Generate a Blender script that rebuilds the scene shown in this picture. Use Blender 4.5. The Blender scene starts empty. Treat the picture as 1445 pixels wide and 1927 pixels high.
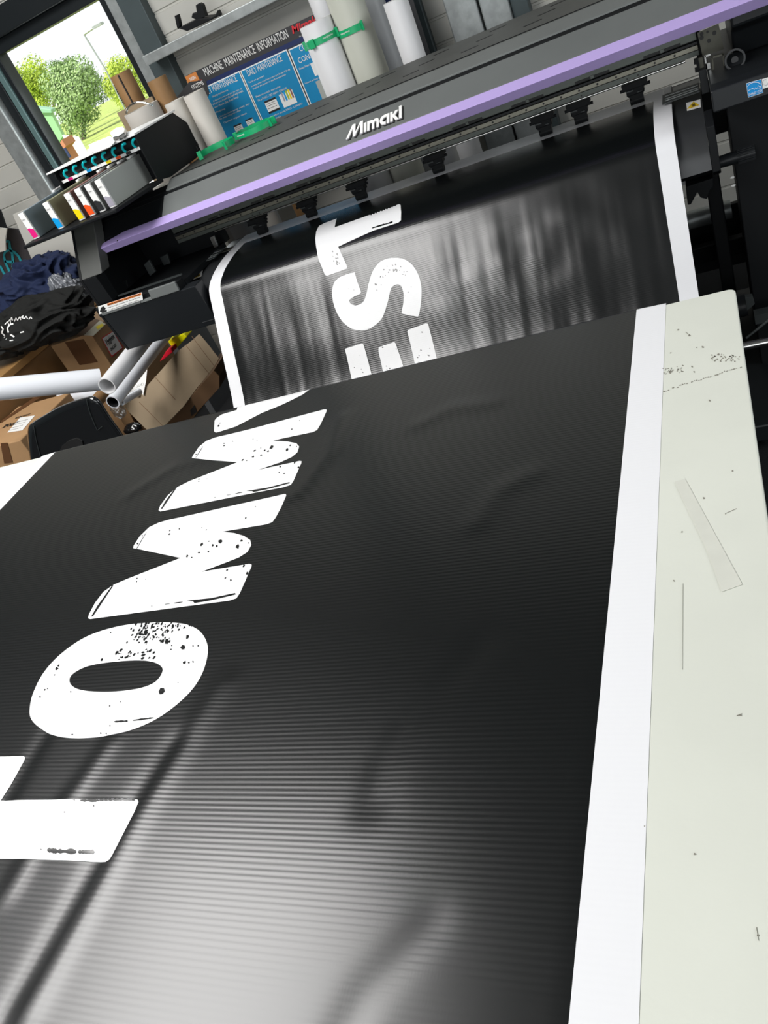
import bpy, bmesh, math, random
import numpy as np
from mathutils import Vector, Matrix
from mathutils import noise as mnoise
C = bpy.context.scene.collection
D = bpy.data
scene = bpy.context.scene
random.seed(7)

# ------------------------------------------------------------------ camera
F_PX = 1478.208
CAM_H = 1.575
R = np.array([[ 0.88940931,  0.26036075, -0.37571714],
              [-0.13135707, -0.64169465, -0.75562775],
              [-0.43783148,  0.72141546, -0.53652897]])     # rows: camera right, down, forward
cam_d = D.cameras.new('camera'); cam = D.objects.new('camera', cam_d); C.objects.link(cam)
cam_d.sensor_fit = 'VERTICAL'; cam_d.sensor_height = 36.0
cam_d.lens = F_PX / 1927.0 * 36.0
cam_d.clip_start = 0.02; cam_d.clip_end = 400
rx, ry, rz = Vector(R[0]), -Vector(R[1]), -Vector(R[2])
cam.matrix_world = Matrix(((rx.x, ry.x, rz.x, 0), (rx.y, ry.y, rz.y, 0), (rx.z, ry.z, rz.z, CAM_H), (0, 0, 0, 1)))
scene.camera = cam

# ------------------------------------------------------------------ world and lights
w = D.worlds.new('world'); scene.world = w; w.use_nodes = True
bg = w.node_tree.nodes['Background']
bg.inputs[0].default_value = (0.93, 0.97, 1.0, 1); bg.inputs[1].default_value = 1.25
def area(name, loc, rot, sx, sy, power, col, spread=math.pi):
    l = D.lights.new(name, 'AREA'); l.shape = 'RECTANGLE'; l.size = sx; l.size_y = sy
    l.energy = power; l.color = col; l.spread = spread
    o = D.objects.new(name, l); C.objects.link(o); o.location = loc; o.rotation_euler = rot
    return o
ROOF_LIGHT = 236; FRONT_LIGHT = 78; WINDOW_LIGHT = 12; SIDE_LIGHT = 70
area('rooflight_daylight', (-2.75, 0.10, 3.70), (0, 0, 0), 1.7, 3.4, ROOF_LIGHT, (1.0, 0.985, 0.97))
area('front_fill', (-0.6, -3.9, 1.7), (math.radians(90), 0, 0), 4.2, 2.8, FRONT_LIGHT, (0.95, 0.98, 1.0))  # added frontal fill from behind the camera, its source unseen
area('window_daylight', (-2.86, 3.98, 1.35), (math.radians(-90), 0, 0), 0.6, 0.8, WINDOW_LIGHT, (0.93, 0.98, 1.0))
area('side_fill', (2.9, 1.2, 2.1), (0, math.radians(90), 0), 1.6, 2.4, SIDE_LIGHT, (0.95, 0.98, 1.0))  # added fill for right-facing sides; this wall has no window
sun_d = D.lights.new('sun', 'SUN'); sun_d.energy = 7.0; sun_d.angle = 0.01; sun_d.color = (1, 0.95, 0.86)
sun = D.objects.new('sun', sun_d); C.objects.link(sun); sun.rotation_euler = (math.radians(38), 0, math.radians(-25))
scene.view_settings.view_transform = 'Standard'; scene.view_settings.look = 'None'
scene.view_settings.gamma = 1.0; scene.view_settings.exposure = 0.0
scene.view_settings.use_curve_mapping = False

# ------------------------------------------------------------------ pixel -> point on a real plane
def ray(u, v): return R.T @ np.array([u - 722.5, v - 963.5, F_PX])
def _at(u, v, ax, val):
    d = ray(u, v); o = CAM_H if ax == 2 else 0.0
    t = (val - o) / d[ax]
    p = d * t; return Vector((p[0], p[1], p[2] + CAM_H))
def PX(u, v, x): return _at(u, v, 0, x)
def PY(u, v, y): return _at(u, v, 1, y)
def PZ(u, v, z): return _at(u, v, 2, z)

# ------------------------------------------------------------------ materials
def mat(name, col, rough=0.5, metal=0.0, spec=0.5, noise=0.0, nscale=20.0, bump=0.0, bscale=60.0, emit=0, coat=0, col2=None):
    m = D.materials.new(name); m.use_nodes = True; nt = m.node_tree; b = nt.nodes['Principled BSDF']
    b.inputs['Base Color'].default_value = (*col, 1); b.inputs['Roughness'].default_value = rough
    b.inputs['Metallic'].default_value = metal; b.inputs['Specular IOR Level'].default_value = spec
    if coat: b.inputs['Coat Weight'].default_value = coat; b.inputs['Coat Roughness'].default_value = 0.08
    tc = None
    if noise or bump: tc = nt.nodes.new('ShaderNodeTexCoord')
    if noise:
        n = nt.nodes.new('ShaderNodeTexNoise'); n.inputs['Scale'].default_value = nscale; n.inputs['Detail'].default_value = 6
        nt.links.new(tc.outputs['Object'], n.inputs['Vector'])
        r = nt.nodes.new('ShaderNodeValToRGB')
        c2 = col2 if col2 else tuple(c * (1 - noise) for c in col)
        r.color_ramp.elements[0].position = 0.35; r.color_ramp.elements[1].position = 0.65
        r.color_ramp.elements[0].color = (*c2, 1); r.color_ramp.elements[1].color = (*col, 1)
        nt.links.new(n.outputs['Fac'], r.inputs['Fac']); nt.links.new(r.outputs['Color'], b.inputs['Base Color'])
    if bump:
        n2 = nt.nodes.new('ShaderNodeTexNoise'); n2.inputs['Scale'].default_value = bscale; n2.inputs['Detail'].default_value = 4
        nt.links.new(tc.outputs['Object'], n2.inputs['Vector'])
        bp = nt.nodes.new('ShaderNodeBump'); bp.inputs['Strength'].default_value = bump; bp.inputs['Distance'].default_value = 0.004
        nt.links.new(n2.outputs['Fac'], bp.inputs['Height']); nt.links.new(bp.outputs['Normal'], b.inputs['Normal'])
    if emit:
        b.inputs['Emission Color'].default_value = (*col, 1); b.inputs['Emission Strength'].default_value = emit
    return m
def glassy(name, fac=0.08, rough=0.02, tint=(1, 1, 1)):
    m = D.materials.new(name); m.use_nodes = True; nt = m.node_tree
    for n in list(nt.nodes):
        if n.type != 'OUTPUT_MATERIAL': nt.nodes.remove(n)
    out = [n for n in nt.nodes][0]
    t = nt.nodes.new('ShaderNodeBsdfTransparent'); t.inputs[0].default_value = (*tint, 1)
    g = nt.nodes.new('ShaderNodeBsdfGlossy'); g.inputs['Roughness'].default_value = rough
    mx = nt.nodes.new('ShaderNodeMixShader'); mx.inputs[0].default_value = fac
    nt.links.new(t.outputs[0], mx.inputs[1]); nt.links.new(g.outputs[0], mx.inputs[2]); nt.links.new(mx.outputs[0], out.inputs[0])
    return m
def ribbed(name, col, rough, spec, depth, var=0.0):
    """vinyl banner: fine ribs across the web (uv v = metres along the web)"""
    m = D.materials.new(name); m.use_nodes = True; nt = m.node_tree; b = nt.nodes['Principled BSDF']
    b.inputs['Base Color'].default_value = (*col, 1); b.inputs['Roughness'].default_value = rough
    b.inputs['Specular IOR Level'].default_value = spec
    uv = nt.nodes.new('ShaderNodeUVMap'); uv.uv_map = 'web'
    sp = nt.nodes.new('ShaderNodeSeparateXYZ'); nt.links.new(uv.outputs[0], sp.inputs[0])
    def math_n(op, a, bval=None, link=None):
        n = nt.nodes.new('ShaderNodeMath'); n.operation = op
        nt.links.new(a, n.inputs[0])
        if bval is not None: n.inputs[1].default_value = bval
        if link is not None: nt.links.new(link, n.inputs[1])
        return n.outputs[0]
    s = math_n('SINE', math_n('MULTIPLY', sp.outputs['Y'], 2 * math.pi / 0.0066))
    s2 = math_n('MULTIPLY', math_n('SINE', math_n('MULTIPLY', sp.outputs['X'], 2 * math.pi / 0.0031)), 0.02)
    ns = nt.nodes.new('ShaderNodeTexNoise'); ns.inputs['Scale'].default_value = 1.0; ns.inputs['Detail'].default_value = 3
    mp = nt.nodes.new('ShaderNodeMapping'); mp.inputs['Scale'].default_value = (7, 90, 1)
    nt.links.new(uv.outputs[0], mp.inputs[0]); nt.links.new(mp.outputs[0], ns.inputs['Vector'])
    amp = math_n('ADD', math_n('MULTIPLY', ns.outputs['Fac'], 0.9), 0.35)
    h = math_n('ADD', math_n('MULTIPLY', s, None, amp), None, s2)
    bp = nt.nodes.new('ShaderNodeBump'); bp.inputs['Strength'].default_value = 1.0; bp.inputs['Distance'].default_value = depth
    nt.links.new(h, bp.inputs['Height']); nt.links.new(bp.outputs['Normal'], b.inputs['Normal'])
    return m
M = dict(
 ink=ribbed('black_banner_ink', (0.0040, 0.0050, 0.0052), 0.25, 0.66, 0.000045),
 vinyl=ribbed('white_banner_vinyl', (0.82, 0.825, 0.845), 0.38, 0.5, 0.00003),
 vinyl_letter=ribbed('white_letter_vinyl', (0.84, 0.845, 0.85), 0.40, 0.45, 0.00003),
 cream=mat('cream_laminate', (0.70, 0.72, 0.645), 0.38, noise=0.05, nscale=5, bump=0.04, bscale=180),
 scuff=mat('grey_scuff', (0.24, 0.23, 0.19), 0.8),
 tape=mat('grey_tape', (0.66, 0.67, 0.60), 0.35, noise=0.05, nscale=30),
 edge=mat('table_edge', (0.60, 0.60, 0.55), 0.5),
 steelframe=mat('grey_steel_leg', (0.25, 0.26, 0.27), 0.4, 0.7),
 carpet=mat('black_carpet', (0.010, 0.011, 0.013), 0.95, noise=0.6, nscale=260, bump=0.6, bscale=300),
 clad=mat('cream_cladding', (0.50, 0.495, 0.455), 0.5, noise=0.06, nscale=3, bump=0.03, bscale=40),
 galv=mat('galvanised_steel', (0.42, 0.45, 0.45), 0.42, 0.55, noise=0.22, nscale=28),
 galvd=mat('dark_grey_steel', (0.060, 0.080, 0.085), 0.5, 0.3, noise=0.1, nscale=10),
 wframe=mat('anthracite_window_frame', (0.009, 0.012, 0.014), 0.45, spec=0.3),
 gasket=mat('green_grey_gasket', (0.10, 0.17, 0.17), 0.4),
 ceil=mat('ceiling_sheet', (0.12, 0.12, 0.12), 0.7),
 grey=mat('grey_cover_plastic', (0.135, 0.145, 0.142), 0.42, spec=0.5, noise=0.08, nscale=6, bump=0.05, bscale=400),
 topgrey=mat('dark_top_plastic', (0.060, 0.063, 0.058), 0.55, noise=0.15, nscale=9, bump=0.05, bscale=200),
 black=mat('black_plastic', (0.008, 0.009, 0.010), 0.5, spec=0.16, bump=0.02, bscale=300),
 blacksat=mat('black_satin_metal', (0.013, 0.015, 0.017), 0.4, spec=0.35),
 dark=mat('dark_grey_metal', (0.045, 0.052, 0.052), 0.45, 0.3),
 apron=mat('apron_metal', (0.030, 0.032, 0.034), 0.36, spec=0.5),
 lav=mat('lavender_plastic', (0.50, 0.385, 0.76), 0.38, bump=0.03, bscale=400),
 alum=mat('brushed_aluminium', (0.34, 0.33, 0.27), 0.32, 0.8, noise=0.2, nscale=4),
 railg=mat('rail_grey', (0.13, 0.145, 0.13), 0.4, 0.5),
 alum_shade=mat('shaded_aluminium', (0.10, 0.098, 0.075), 0.4, 0.4, noise=0.2, nscale=20),  # aluminium darkened in its colour for the shade around the brackets
 steel=mat('bright_steel', (0.62, 0.62, 0.60), 0.22, 1.0),
 white=mat('white_paint_and_sky_sheen', (0.80, 0.80, 0.79), 0.5),
 label=mat('label_white', (0.84, 0.84, 0.82), 0.4),
 txtblack=mat('print_black', (0.015, 0.015, 0.015), 0.5),
 orange=mat('label_orange', (0.80, 0.24, 0.05), 0.45),
 yellow=mat('label_yellow', (0.85, 0.58, 0.02), 0.4),
 esblue=mat('label_blue', (0.0, 0.27, 0.66), 0.4),
 green=mat('green_band', (0.0, 0.36, 0.13), 0.4),
 cyan=mat('cyan_hook', (0.0, 0.55, 0.60), 0.35),
 paper=mat('white_paper_roll', (0.74, 0.74, 0.75), 0.45),
 papergloss=mat('glossy_white_paper', (0.74, 0.76, 0.80), 0.22),
 cream_roll=mat('cream_paper_roll', (0.52, 0.53, 0.46), 0.5),
 warm_roll=mat('warm_white_roll', (0.58, 0.55, 0.50), 0.55),
 grey_roll=mat('grey_roll', (0.34, 0.35, 0.36), 0.4),
 kraft=mat('kraft_tube', (0.30, 0.165, 0.065), 0.6, noise=0.15, nscale=12),
 card=mat('corrugated_card', (0.40, 0.235, 0.11), 0.75, noise=0.1, nscale=10, bump=0.1, bscale=40),
 cardl=mat('pale_card', (0.30, 0.225, 0.14), 0.75, noise=0.08, nscale=9, bump=0.15, bscale=30),
 cardd=mat('brown_card', (0.16, 0.085, 0.038), 0.8, noise=0.12, nscale=10),
 ptape=mat('brown_parcel_tape', (0.12, 0.055, 0.025), 0.3),
 cream_tape=mat('cream_sticker', (0.55, 0.50, 0.38), 0.5),
 wood=mat('oak_veneer', (0.42, 0.235, 0.085), 0.45, noise=0.15, nscale=6),
 woodd=mat('oak_veneer_side', (0.26, 0.14, 0.055), 0.5, noise=0.15, nscale=6),
 gloss=mat('glossy_black', (0.008, 0.009, 0.010), 0.10, spec=0.6, coat=0.5),
 navy=mat('navy_fabric', (0.010, 0.018, 0.055), 0.8, spec=0.3, bump=0.15, bscale=90),
 blackcloth=mat('black_fabric', (0.009, 0.0095, 0.009), 0.85, spec=0.25, bump=0.12, bscale=90),
 signdark=mat('sign_charcoal', (0.035, 0.035, 0.038), 0.5),
 signblue=mat('sign_blue', (0.0, 0.26, 0.54), 0.5, noise=0.12, nscale=3),
 signnavy=mat('sign_navy', (0.016, 0.030, 0.11), 0.4),
 signtxt=mat('sign_white', (0.75, 0.75, 0.74), 0.5),
 signred=mat('sign_red', (0.65, 0.02, 0.03), 0.5),
 signorg=mat('sign_orange', (0.62, 0.22, 0.05), 0.5),
 charcoal=mat('charcoal_banner', (0.035, 0.033, 0.038), 0.6),
 logo=mat('teal_logo', (0.02, 0.30, 0.38), 0.5),
 board=mat('pale_grey_board', (0.48, 0.47, 0.43), 0.55),
 yellowp=mat('yellow_plastic', (0.70, 0.66, 0.0), 0.35), redp=mat('red_plastic', (0.60, 0.01, 0.03), 0.4),
 bluep=mat('blue_plastic', (0.05, 0.18, 0.55), 0.4),
 magenta=mat('ink_magenta', (0.75, 0.01, 0.20), 0.45), inkcyan=mat('ink_cyan', (0.0, 0.32, 0.72), 0.45),
 inkyellow=mat('ink_yellow', (0.85, 0.66, 0.0), 0.45), inkorange=mat('ink_orange', (0.85, 0.09, 0.01), 0.45),
 inkblack=mat('ink_black', (0.02, 0.02, 0.022), 0.45), inkgrey=mat('ink_grey', (0.36, 0.34, 0.40), 0.45),
 c_grey=mat('bottle_grey', (0.42, 0.44, 0.41), 0.35), c_blue=mat('bottle_blue_grey', (0.20, 0.25, 0.28), 0.35),
 c_olive=mat('bottle_olive', (0.30, 0.30, 0.18), 0.35), c_red=mat('bottle_red_brown', (0.28, 0.13, 0.11), 0.35),
 c_dark=mat('bottle_dark', (0.17, 0.17, 0.165), 0.35), c_pale=mat('bottle_pale', (0.42, 0.43, 0.42), 0.35),
 trans=mat('white_polycarbonate', (0.75, 0.8, 0.82), 0.3),
 pane=glassy('window_glass', 0.05), silverbag=mat('crinkled_film', (0.16, 0.17, 0.19), 0.22, spec=0.8, bump=1.0, bscale=45), plasticfilm=glassy('clear_film', 0.25, 0.3, (0.85, 0.88, 0.9)),
 clear=glassy('clear_plastic', 0.45, 0.1, (0.9, 0.95, 0.95)),
 grass=mat('grass', (0.36, 0.46, 0.10), 0.9, noise=0.4, nscale=0.6), path=mat('pale_path', (0.6, 0.6, 0.55), 0.9),
 leafy=mat('leaf_yellow_green', (0.50, 0.66, 0.06), 0.6, noise=0.35, nscale=1.2), leaf=mat('leaf_green', (0.34, 0.50, 0.20), 0.6, noise=0.4, nscale=1.5),
 leafd=mat('leaf_dark_green', (0.20, 0.34, 0.10), 0.6, noise=0.4, nscale=1.5),
 bark=mat('bark', (0.10, 0.08, 0.05), 0.9), shed=mat('shed_green', (0.25, 0.48, 0.25), 0.6), shedr=mat('shed_roof', (0.22, 0.42, 0.28), 0.6),
 brick=mat('brick_red', (0.45, 0.18, 0.10), 0.8), blade=mat('blade_steel', (0.55, 0.53, 0.48), 0.35, 0.8),
)

# ------------------------------------------------------------------ mesh builder
class MB:
    def __init__(s): s.v = []; s.f = []; s.mi = []; s.sm = []
    def add(s, vs, fs, mi=0, smooth=False):
        b = len(s.v); s.v += [tuple(v) for v in vs]
        for f in fs: s.f.append([i + b for i in f]); s.mi.append(mi); s.sm.append(smooth)
        return s
    def box(s, x0, x1, y0, y1, z0, z1, mi=0):
        vs = [(x, y, z) for x in (x0, x1) for y in (y0, y1) for z in (z0, z1)]
        return s.add(vs, [(0, 1, 3, 2), (4, 6, 7, 5), (0, 4, 5, 1), (2, 3, 7, 6), (0, 2, 6, 4), (1, 5, 7, 3)], mi)
    def prism(s, poly, off, mi=0, smooth=False):
        n = len(poly); off = Vector(off); a = [Vector(p) for p in poly]; b = [p + off for p in a]
        s.add(a + b, [list(range(n))[::-1], list(range(n, 2 * n))] , mi)
        s.add(a + b, [(i, (i + 1) % n, n + (i + 1) % n, n + i) for i in range(n)], mi, smooth)
        return s
    def ext(s, yz, x0, x1, mi=0, smooth=False):      # closed yz profile pushed along x
        return s.prism([(x0, y, z) for y, z in yz], (x1 - x0, 0, 0), mi, smooth)
    def sheet(s, yz, x0, x1, th, mi=0, smooth=True): # open yz polyline with thickness along normal
        pts = [Vector((y, z)) for y, z in yz]; top = []; bot = []
        for i, p in enumerate(pts):
            t = (pts[min(i + 1, len(pts) - 1)] - pts[max(i - 1, 0)]).normalized(); n = Vector((-t.y, t.x))
            top.append(p); bot.append(p - n * th)
        n = len(pts); vs = [(x0, p.x, p.y) for p in top] + [(x1, p.x, p.y) for p in top] + [(x0, p.x, p.y) for p in bot] + [(x1, p.x, p.y) for p in bot]
        for i in range(n - 1):
            s.add([vs[i], vs[i + 1], vs[n + i + 1], vs[n + i]], [(0, 1, 2, 3)], mi, True)
            s.add([vs[2*n+i], vs[2*n+i+1], vs[3*n+i+1], vs[3*n+i]], [(3, 2, 1, 0)], mi, False)
            s.add([vs[i], vs[i+1], vs[2*n+i+1], vs[2*n+i]], [(3, 2, 1, 0)], mi); s.add([vs[n+i], vs[n+i+1], vs[3*n+i+1], vs[3*n+i]], [(0, 1, 2, 3)], mi)
        return s
    def cyl(s, p0, p1, r0, r1=None, n=24, mi=0, caps=True, cap_mi=None):
        p0 = Vector(p0); p1 = Vector(p1); r1 = r0 if r1 is None else r1
        d = (p1 - p0).normalized(); a = d.orthogonal().normalized(); b = d.cross(a)
        vs = [p + (a * math.cos(t) + b * math.sin(t)) * r for p, r in ((p0, r0), (p1, r1)) for t in [2 * math.pi * i / n for i in range(n)]]
        s.add(vs, [(i, (i + 1) % n, n + (i + 1) % n, n + i) for i in range(n)], mi, True)
        if caps: s.add(vs, [list(range(n))[::-1], list(range(n, 2 * n))], mi if cap_mi is None else cap_mi)
        return s
    def tube(s, p0, p1, r, ri, n=32, mi=0, inner_mi=None, inset=0.0):   # hollow roll
        p0 = Vector(p0); p1 = Vector(p1); d = (p1 - p0).normalized(); a = d.orthogonal().normalized(); b = d.cross(a)
        im = mi if inner_mi is None else inner_mi
        def ring(p, q): return [p + (a * math.cos(2*math.pi*i/n) + b * math.sin(2*math.pi*i/n)) * q for i in range(n)]
        o0, o1, i0, i1 = ring(p0, r), ring(p1, r), ring(p0, ri), ring(p1, ri)
        q = [(i, (i + 1) % n, n + (i + 1) % n, n + i) for i in range(n)]
        s.add(o0 + o1, q, mi, True); s.add(i1 + i0, q, im, True)
        s.add(i0 + o0, q, mi); s.add(o1 + i1, q, mi)
        return s
    def path(s, pts, r, n=8, mi=0):
        pts = [Vector(p) for p in pts]
        for i in range(len(pts) - 1): s.cyl(pts[i], pts[i + 1], r, None, n, mi)
        return s
    def build(s, name, mats, parent=None, bevel=0.0, seg=2, sub=0):
        me = D.meshes.new(name); me.from_pydata(s.v, [], s.f); me.update()
        mats = mats if isinstance(mats, (list, tuple)) else [mats]
        for m in mats: me.materials.append(M[m] if isinstance(m, str) else m)
        me.polygons.foreach_set('material_index', s.mi); me.polygons.foreach_set('use_smooth', s.sm)
        bm = bmesh.new(); bm.from_mesh(me); bmesh.ops.remove_doubles(bm, verts=bm.verts, dist=1e-6)
        bmesh.ops.recalc_face_normals(bm, faces=bm.faces); bm.to_mesh(me); bm.free()
        if any(s.sm): me.set_sharp_from_angle(angle=math.radians(38))
        o = D.objects.new(name, me); C.objects.link(o)
        if bevel:
            b = o.modifiers.new('bevel', 'BEVEL'); b.width = bevel; b.segments = seg; b.limit_method = 'ANGLE'; b.angle_limit = math.radians(35)
            b.harden_normals = False
        if sub:
            q = o.modifiers.new('sub', 'SUBSURF'); q.levels = sub; q.render_levels = sub
        if parent is not None: attach(o, parent)
        return o
def attach(o, parent):
    o.parent = parent
    o.matrix_parent_inverse = Matrix.Translation(-Vector(parent.location))
def tag(o, label=None, cat=None, group=None, kind=None):
    if label: o['label'] = label
    if cat: o['category'] = cat
    if group: o['group'] = group
    if kind: o['kind'] = kind
    return o
def thing(name, label, cat, loc=(0, 0, 0), group=None):
    o = D.objects.new(name, None); C.objects.link(o); o.location = loc; o.empty_display_size = 0.05
    return tag(o, label, cat, group)
def structure(o): o['kind'] = 'structure'; return o
def flat(name, pts, mats, parent, off, mi=0):          # a thin sticker or plate on a surface
    return MB().prism(pts, off, mi).build(name, mats, parent)

FONT = None
def text_mesh(body, origin, ux, uz, width, height, m, name, parent, depth=0.0008, shear=0.0, bold=0.0, mb=None):
    """writing fitted to width x height; ux = reading direction, uz = up, lies at origin (baseline left)"""
    cu = D.curves.new('txt', 'FONT'); cu.body = body; cu.size = 1.0; cu.extrude = 0.0; cu.offset = bold; cu.shear = shear; cu.resolution_u = 2
    ob = D.objects.new('txt', cu); C.objects.link(ob)
    bpy.context.view_layer.update()
    dg = bpy.context.evaluated_depsgraph_get(); me = D.meshes.new_from_object(ob.evaluated_get(dg))
    D.objects.remove(ob)
    vs = np.array([v.co[:] for v in me.vertices]) if len(me.vertices) else np.zeros((0, 3))
    x0, y0 = vs[:, 0].min(), min(0.0, vs[:, 1].min()) if False else vs[:, 1].min()
    x1, y1 = vs[:, 0].max(), vs[:, 1].max()
    ux = Vector(ux).normalized(); uz = Vector(uz).normalized(); un = ux.cross(uz)
    o = Vector(origin)
    P = [o + ux * ((v[0] - x0) / (x1 - x0) * width) + uz * ((v[1] - y0) / max(1e-6, y1 - y0) * height) for v in vs]
    F = [list(p.vertices) for p in me.polygons]
    b = mb or MB()
    n = len(P)
    b.add(P + [p + un * depth for p in P], [[i + n for i in f] for f in F])
    # side walls
    cnt = {}
    for f in F:
        for i in range(len(f)):
            e = (f[i], f[(i + 1) % len(f)]); cnt.setdefault(tuple(sorted(e)), []).append(e)
    side = [(e[0][0], e[0][1], e[0][1] + n, e[0][0] + n) for e in cnt.values() if len(e) == 1]
    b.add(P + [p + un * depth for p in P], side)
    D.meshes.remove(me)
    if mb is None: return b.build(name, m, parent)

# ================================================================== SETTING
WY = 3.90                                      # inner face of the back wall
o = MB().box(-7.0, 3.0, -4.6, WY + 0.12, -0.06, 0.0).build('floor', 'carpet'); structure(o)
o = MB().box(-7.0, 3.0, -4.6, WY + 0.12, 3.80, 3.90).build('ceiling', 'ceil'); structure(o)
def clad_panel(mb, x0, x1, z0, z1, y=WY, pitch=0.098, d=0.006):
    z = z0
    while z < z1 - 1e-4:
        zt = min(z + pitch, z1)
        g = min(0.008, (zt - z) * 0.3)
        yz = [(y + d, z), (y + d, z + g), (y, z + g + 0.004), (y - 0.002, zt - 0.002), (y + d, zt), (y + 0.05, zt), (y + 0.05, z)]
        mb.ext(yz, x0, x1)
        z = zt
WX0, WX1 = -3.235, -2.515                       # window opening
WZ0, WZ1 = 1.02, 1.925
wall = MB()
clad_panel(wall, -7.0, WX0 - 0.24, 0.0, 3.8)
clad_panel(wall, WX1 + 0.10, 3.0, 0.0, 3.8)
clad_panel(wall, WX0 - 0.24, WX1 + 0.10, WZ1 + 0.17, 3.8)
clad_panel(wall, WX0 - 0.24, WX1 + 0.10, 0.0, WZ0 - 0.05)
structure(wall.build('wall_back', 'clad'))
structure(MB().box(-7.1, -7.0, -4.6, WY + 0.12, 0, 3.9).build('wall_left', 'galvd'))
structure(MB().box(3.0, 3.1, -4.6, WY + 0.12, 0, 3.9).build('wall_right', 'galvd'))
wf = MB(); wf.box(-7.0, -3.0, -4.7, -4.6, 0, 3.9); wf.box(1.8, 3.0, -4.7, -4.6, 0, 3.9); wf.box(-3.0, 1.8, -4.7, -4.6, 3.2, 3.9)
structure(wf.build('wall_front', 'clad'))
structure(MB().box(-7.0, 3.0, WY - 0.018, WY, 0, 0.09).build('baseboard_back', 'galvd', bevel=0.003))
# translucent rooflight in the ceiling
rl = MB(); rl.box(-3.68, -1.82, -1.65, 1.87, 3.745, 3.80)
structure(rl.build('window_2', 'trans'))
# window
wroot = D.objects.new('window_1', None); C.objects.link(wroot); wroot.location = ((WX0 + WX1) / 2, WY, WZ0); structure(wroot)
fr = MB()
fr.box(WX0 - 0.115, WX0 - 0.062, WY - 0.01, WY + 0.09, WZ0 - 0.05, WZ1 + 0.13)
fr.box(WX0 - 0.028, WX0, WY + 0.01, WY + 0.09, WZ0 - 0.05, WZ1 + 0.05)
fr.box(WX1, WX1 + 0.035, WY - 0.01, WY + 0.09, WZ0 - 0.05, WZ1 + 0.05)
fr.box(WX0 - 0.03, WX1 + 0.03, WY + 0.01, WY + 0.09, WZ1, WZ1 + 0.06)
fr.box(WX0 - 0.03, WX1 + 0.03, WY + 0.01, WY + 0.09, WZ0 - 0.05, WZ0)
fr.box(WX0 - 0.115, WX1 + 0.035, WY - 0.03, WY + 0.09, WZ1 + 0.06, WZ1 + 0.17)
fr.build('window_frame', 'wframe', wroot, bevel=0.004)
MB().box(WX0 - 0.062, WX0 - 0.028, WY - 0.004, WY + 0.06, WZ0 - 0.05, WZ1 + 0.06).build('gasket', 'gasket', wroot, bevel=0.003)
MB().box(WX0, WX1, WY + 0.045, WY + 0.049, WZ0, WZ1).build('glass_pane', 'pane', wroot)
# posts and rails (cold-formed steel)
p = MB(); p.box(WX0 - 0.235, WX0 - 0.118, WY - 0.05, WY + 0.02, 0, 3.79)
structure(p.build('trim_1', 'galv', bevel=0.006))
p = MB(); p.box(WX1 + 0.037, WX1 + 0.115, WY - 0.022, WY + 0.02, 0, 3.79)
structure(p.build('trim_2', 'galv', bevel=0.005))
p = MB(); p.box(WX1 + 0.116, WX1 + 0.235, WY - 0.06, WY + 0.02, 0, 3.79)
structure(p.build('trim_3', 'galvd', bevel=0.004))
a = PY(272, 104, WY - 0.16); b = PY(281, 122, WY - 0.16)
p = MB(); p.box(a.x - 0.02, 1.5, WY - 0.16, WY - 0.003, b.z, a.z)
structure(p.build('trim_4', 'galv', bevel=0.004))
yb = 3.80
xa, xb, xc, xd, xe = [PY(u, v, yb).x for u, v in ((857, 84), (912, 62), (916, 60), (966, 40), (997, 25))]
p = MB(); p.box(xa, xb, yb, yb + 0.08, 0, 1.9); structure(p.build('trim_5', 'galv', bevel=0.006))
p = MB(); p.box(xc, xd, yb, yb + 0.08, 0, 1.9); structure(p.build('trim_6', 'galv', bevel=0.006))
p = MB(); p.box(xd + 0.001, xe, yb + 0.02, yb + 0.09, 0, 1.9); structure(p.build('trim_7', 'galvd', bevel=0.004))
x_ = PY(812, 95, 3.86).x
p = MB(); p.box(x_ - 0.017, x_ + 0.017, WY - 0.035, WY - 0.002, 0, 1.9); structure(p.build('trim_8', 'galvd', bevel=0.006))

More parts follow.
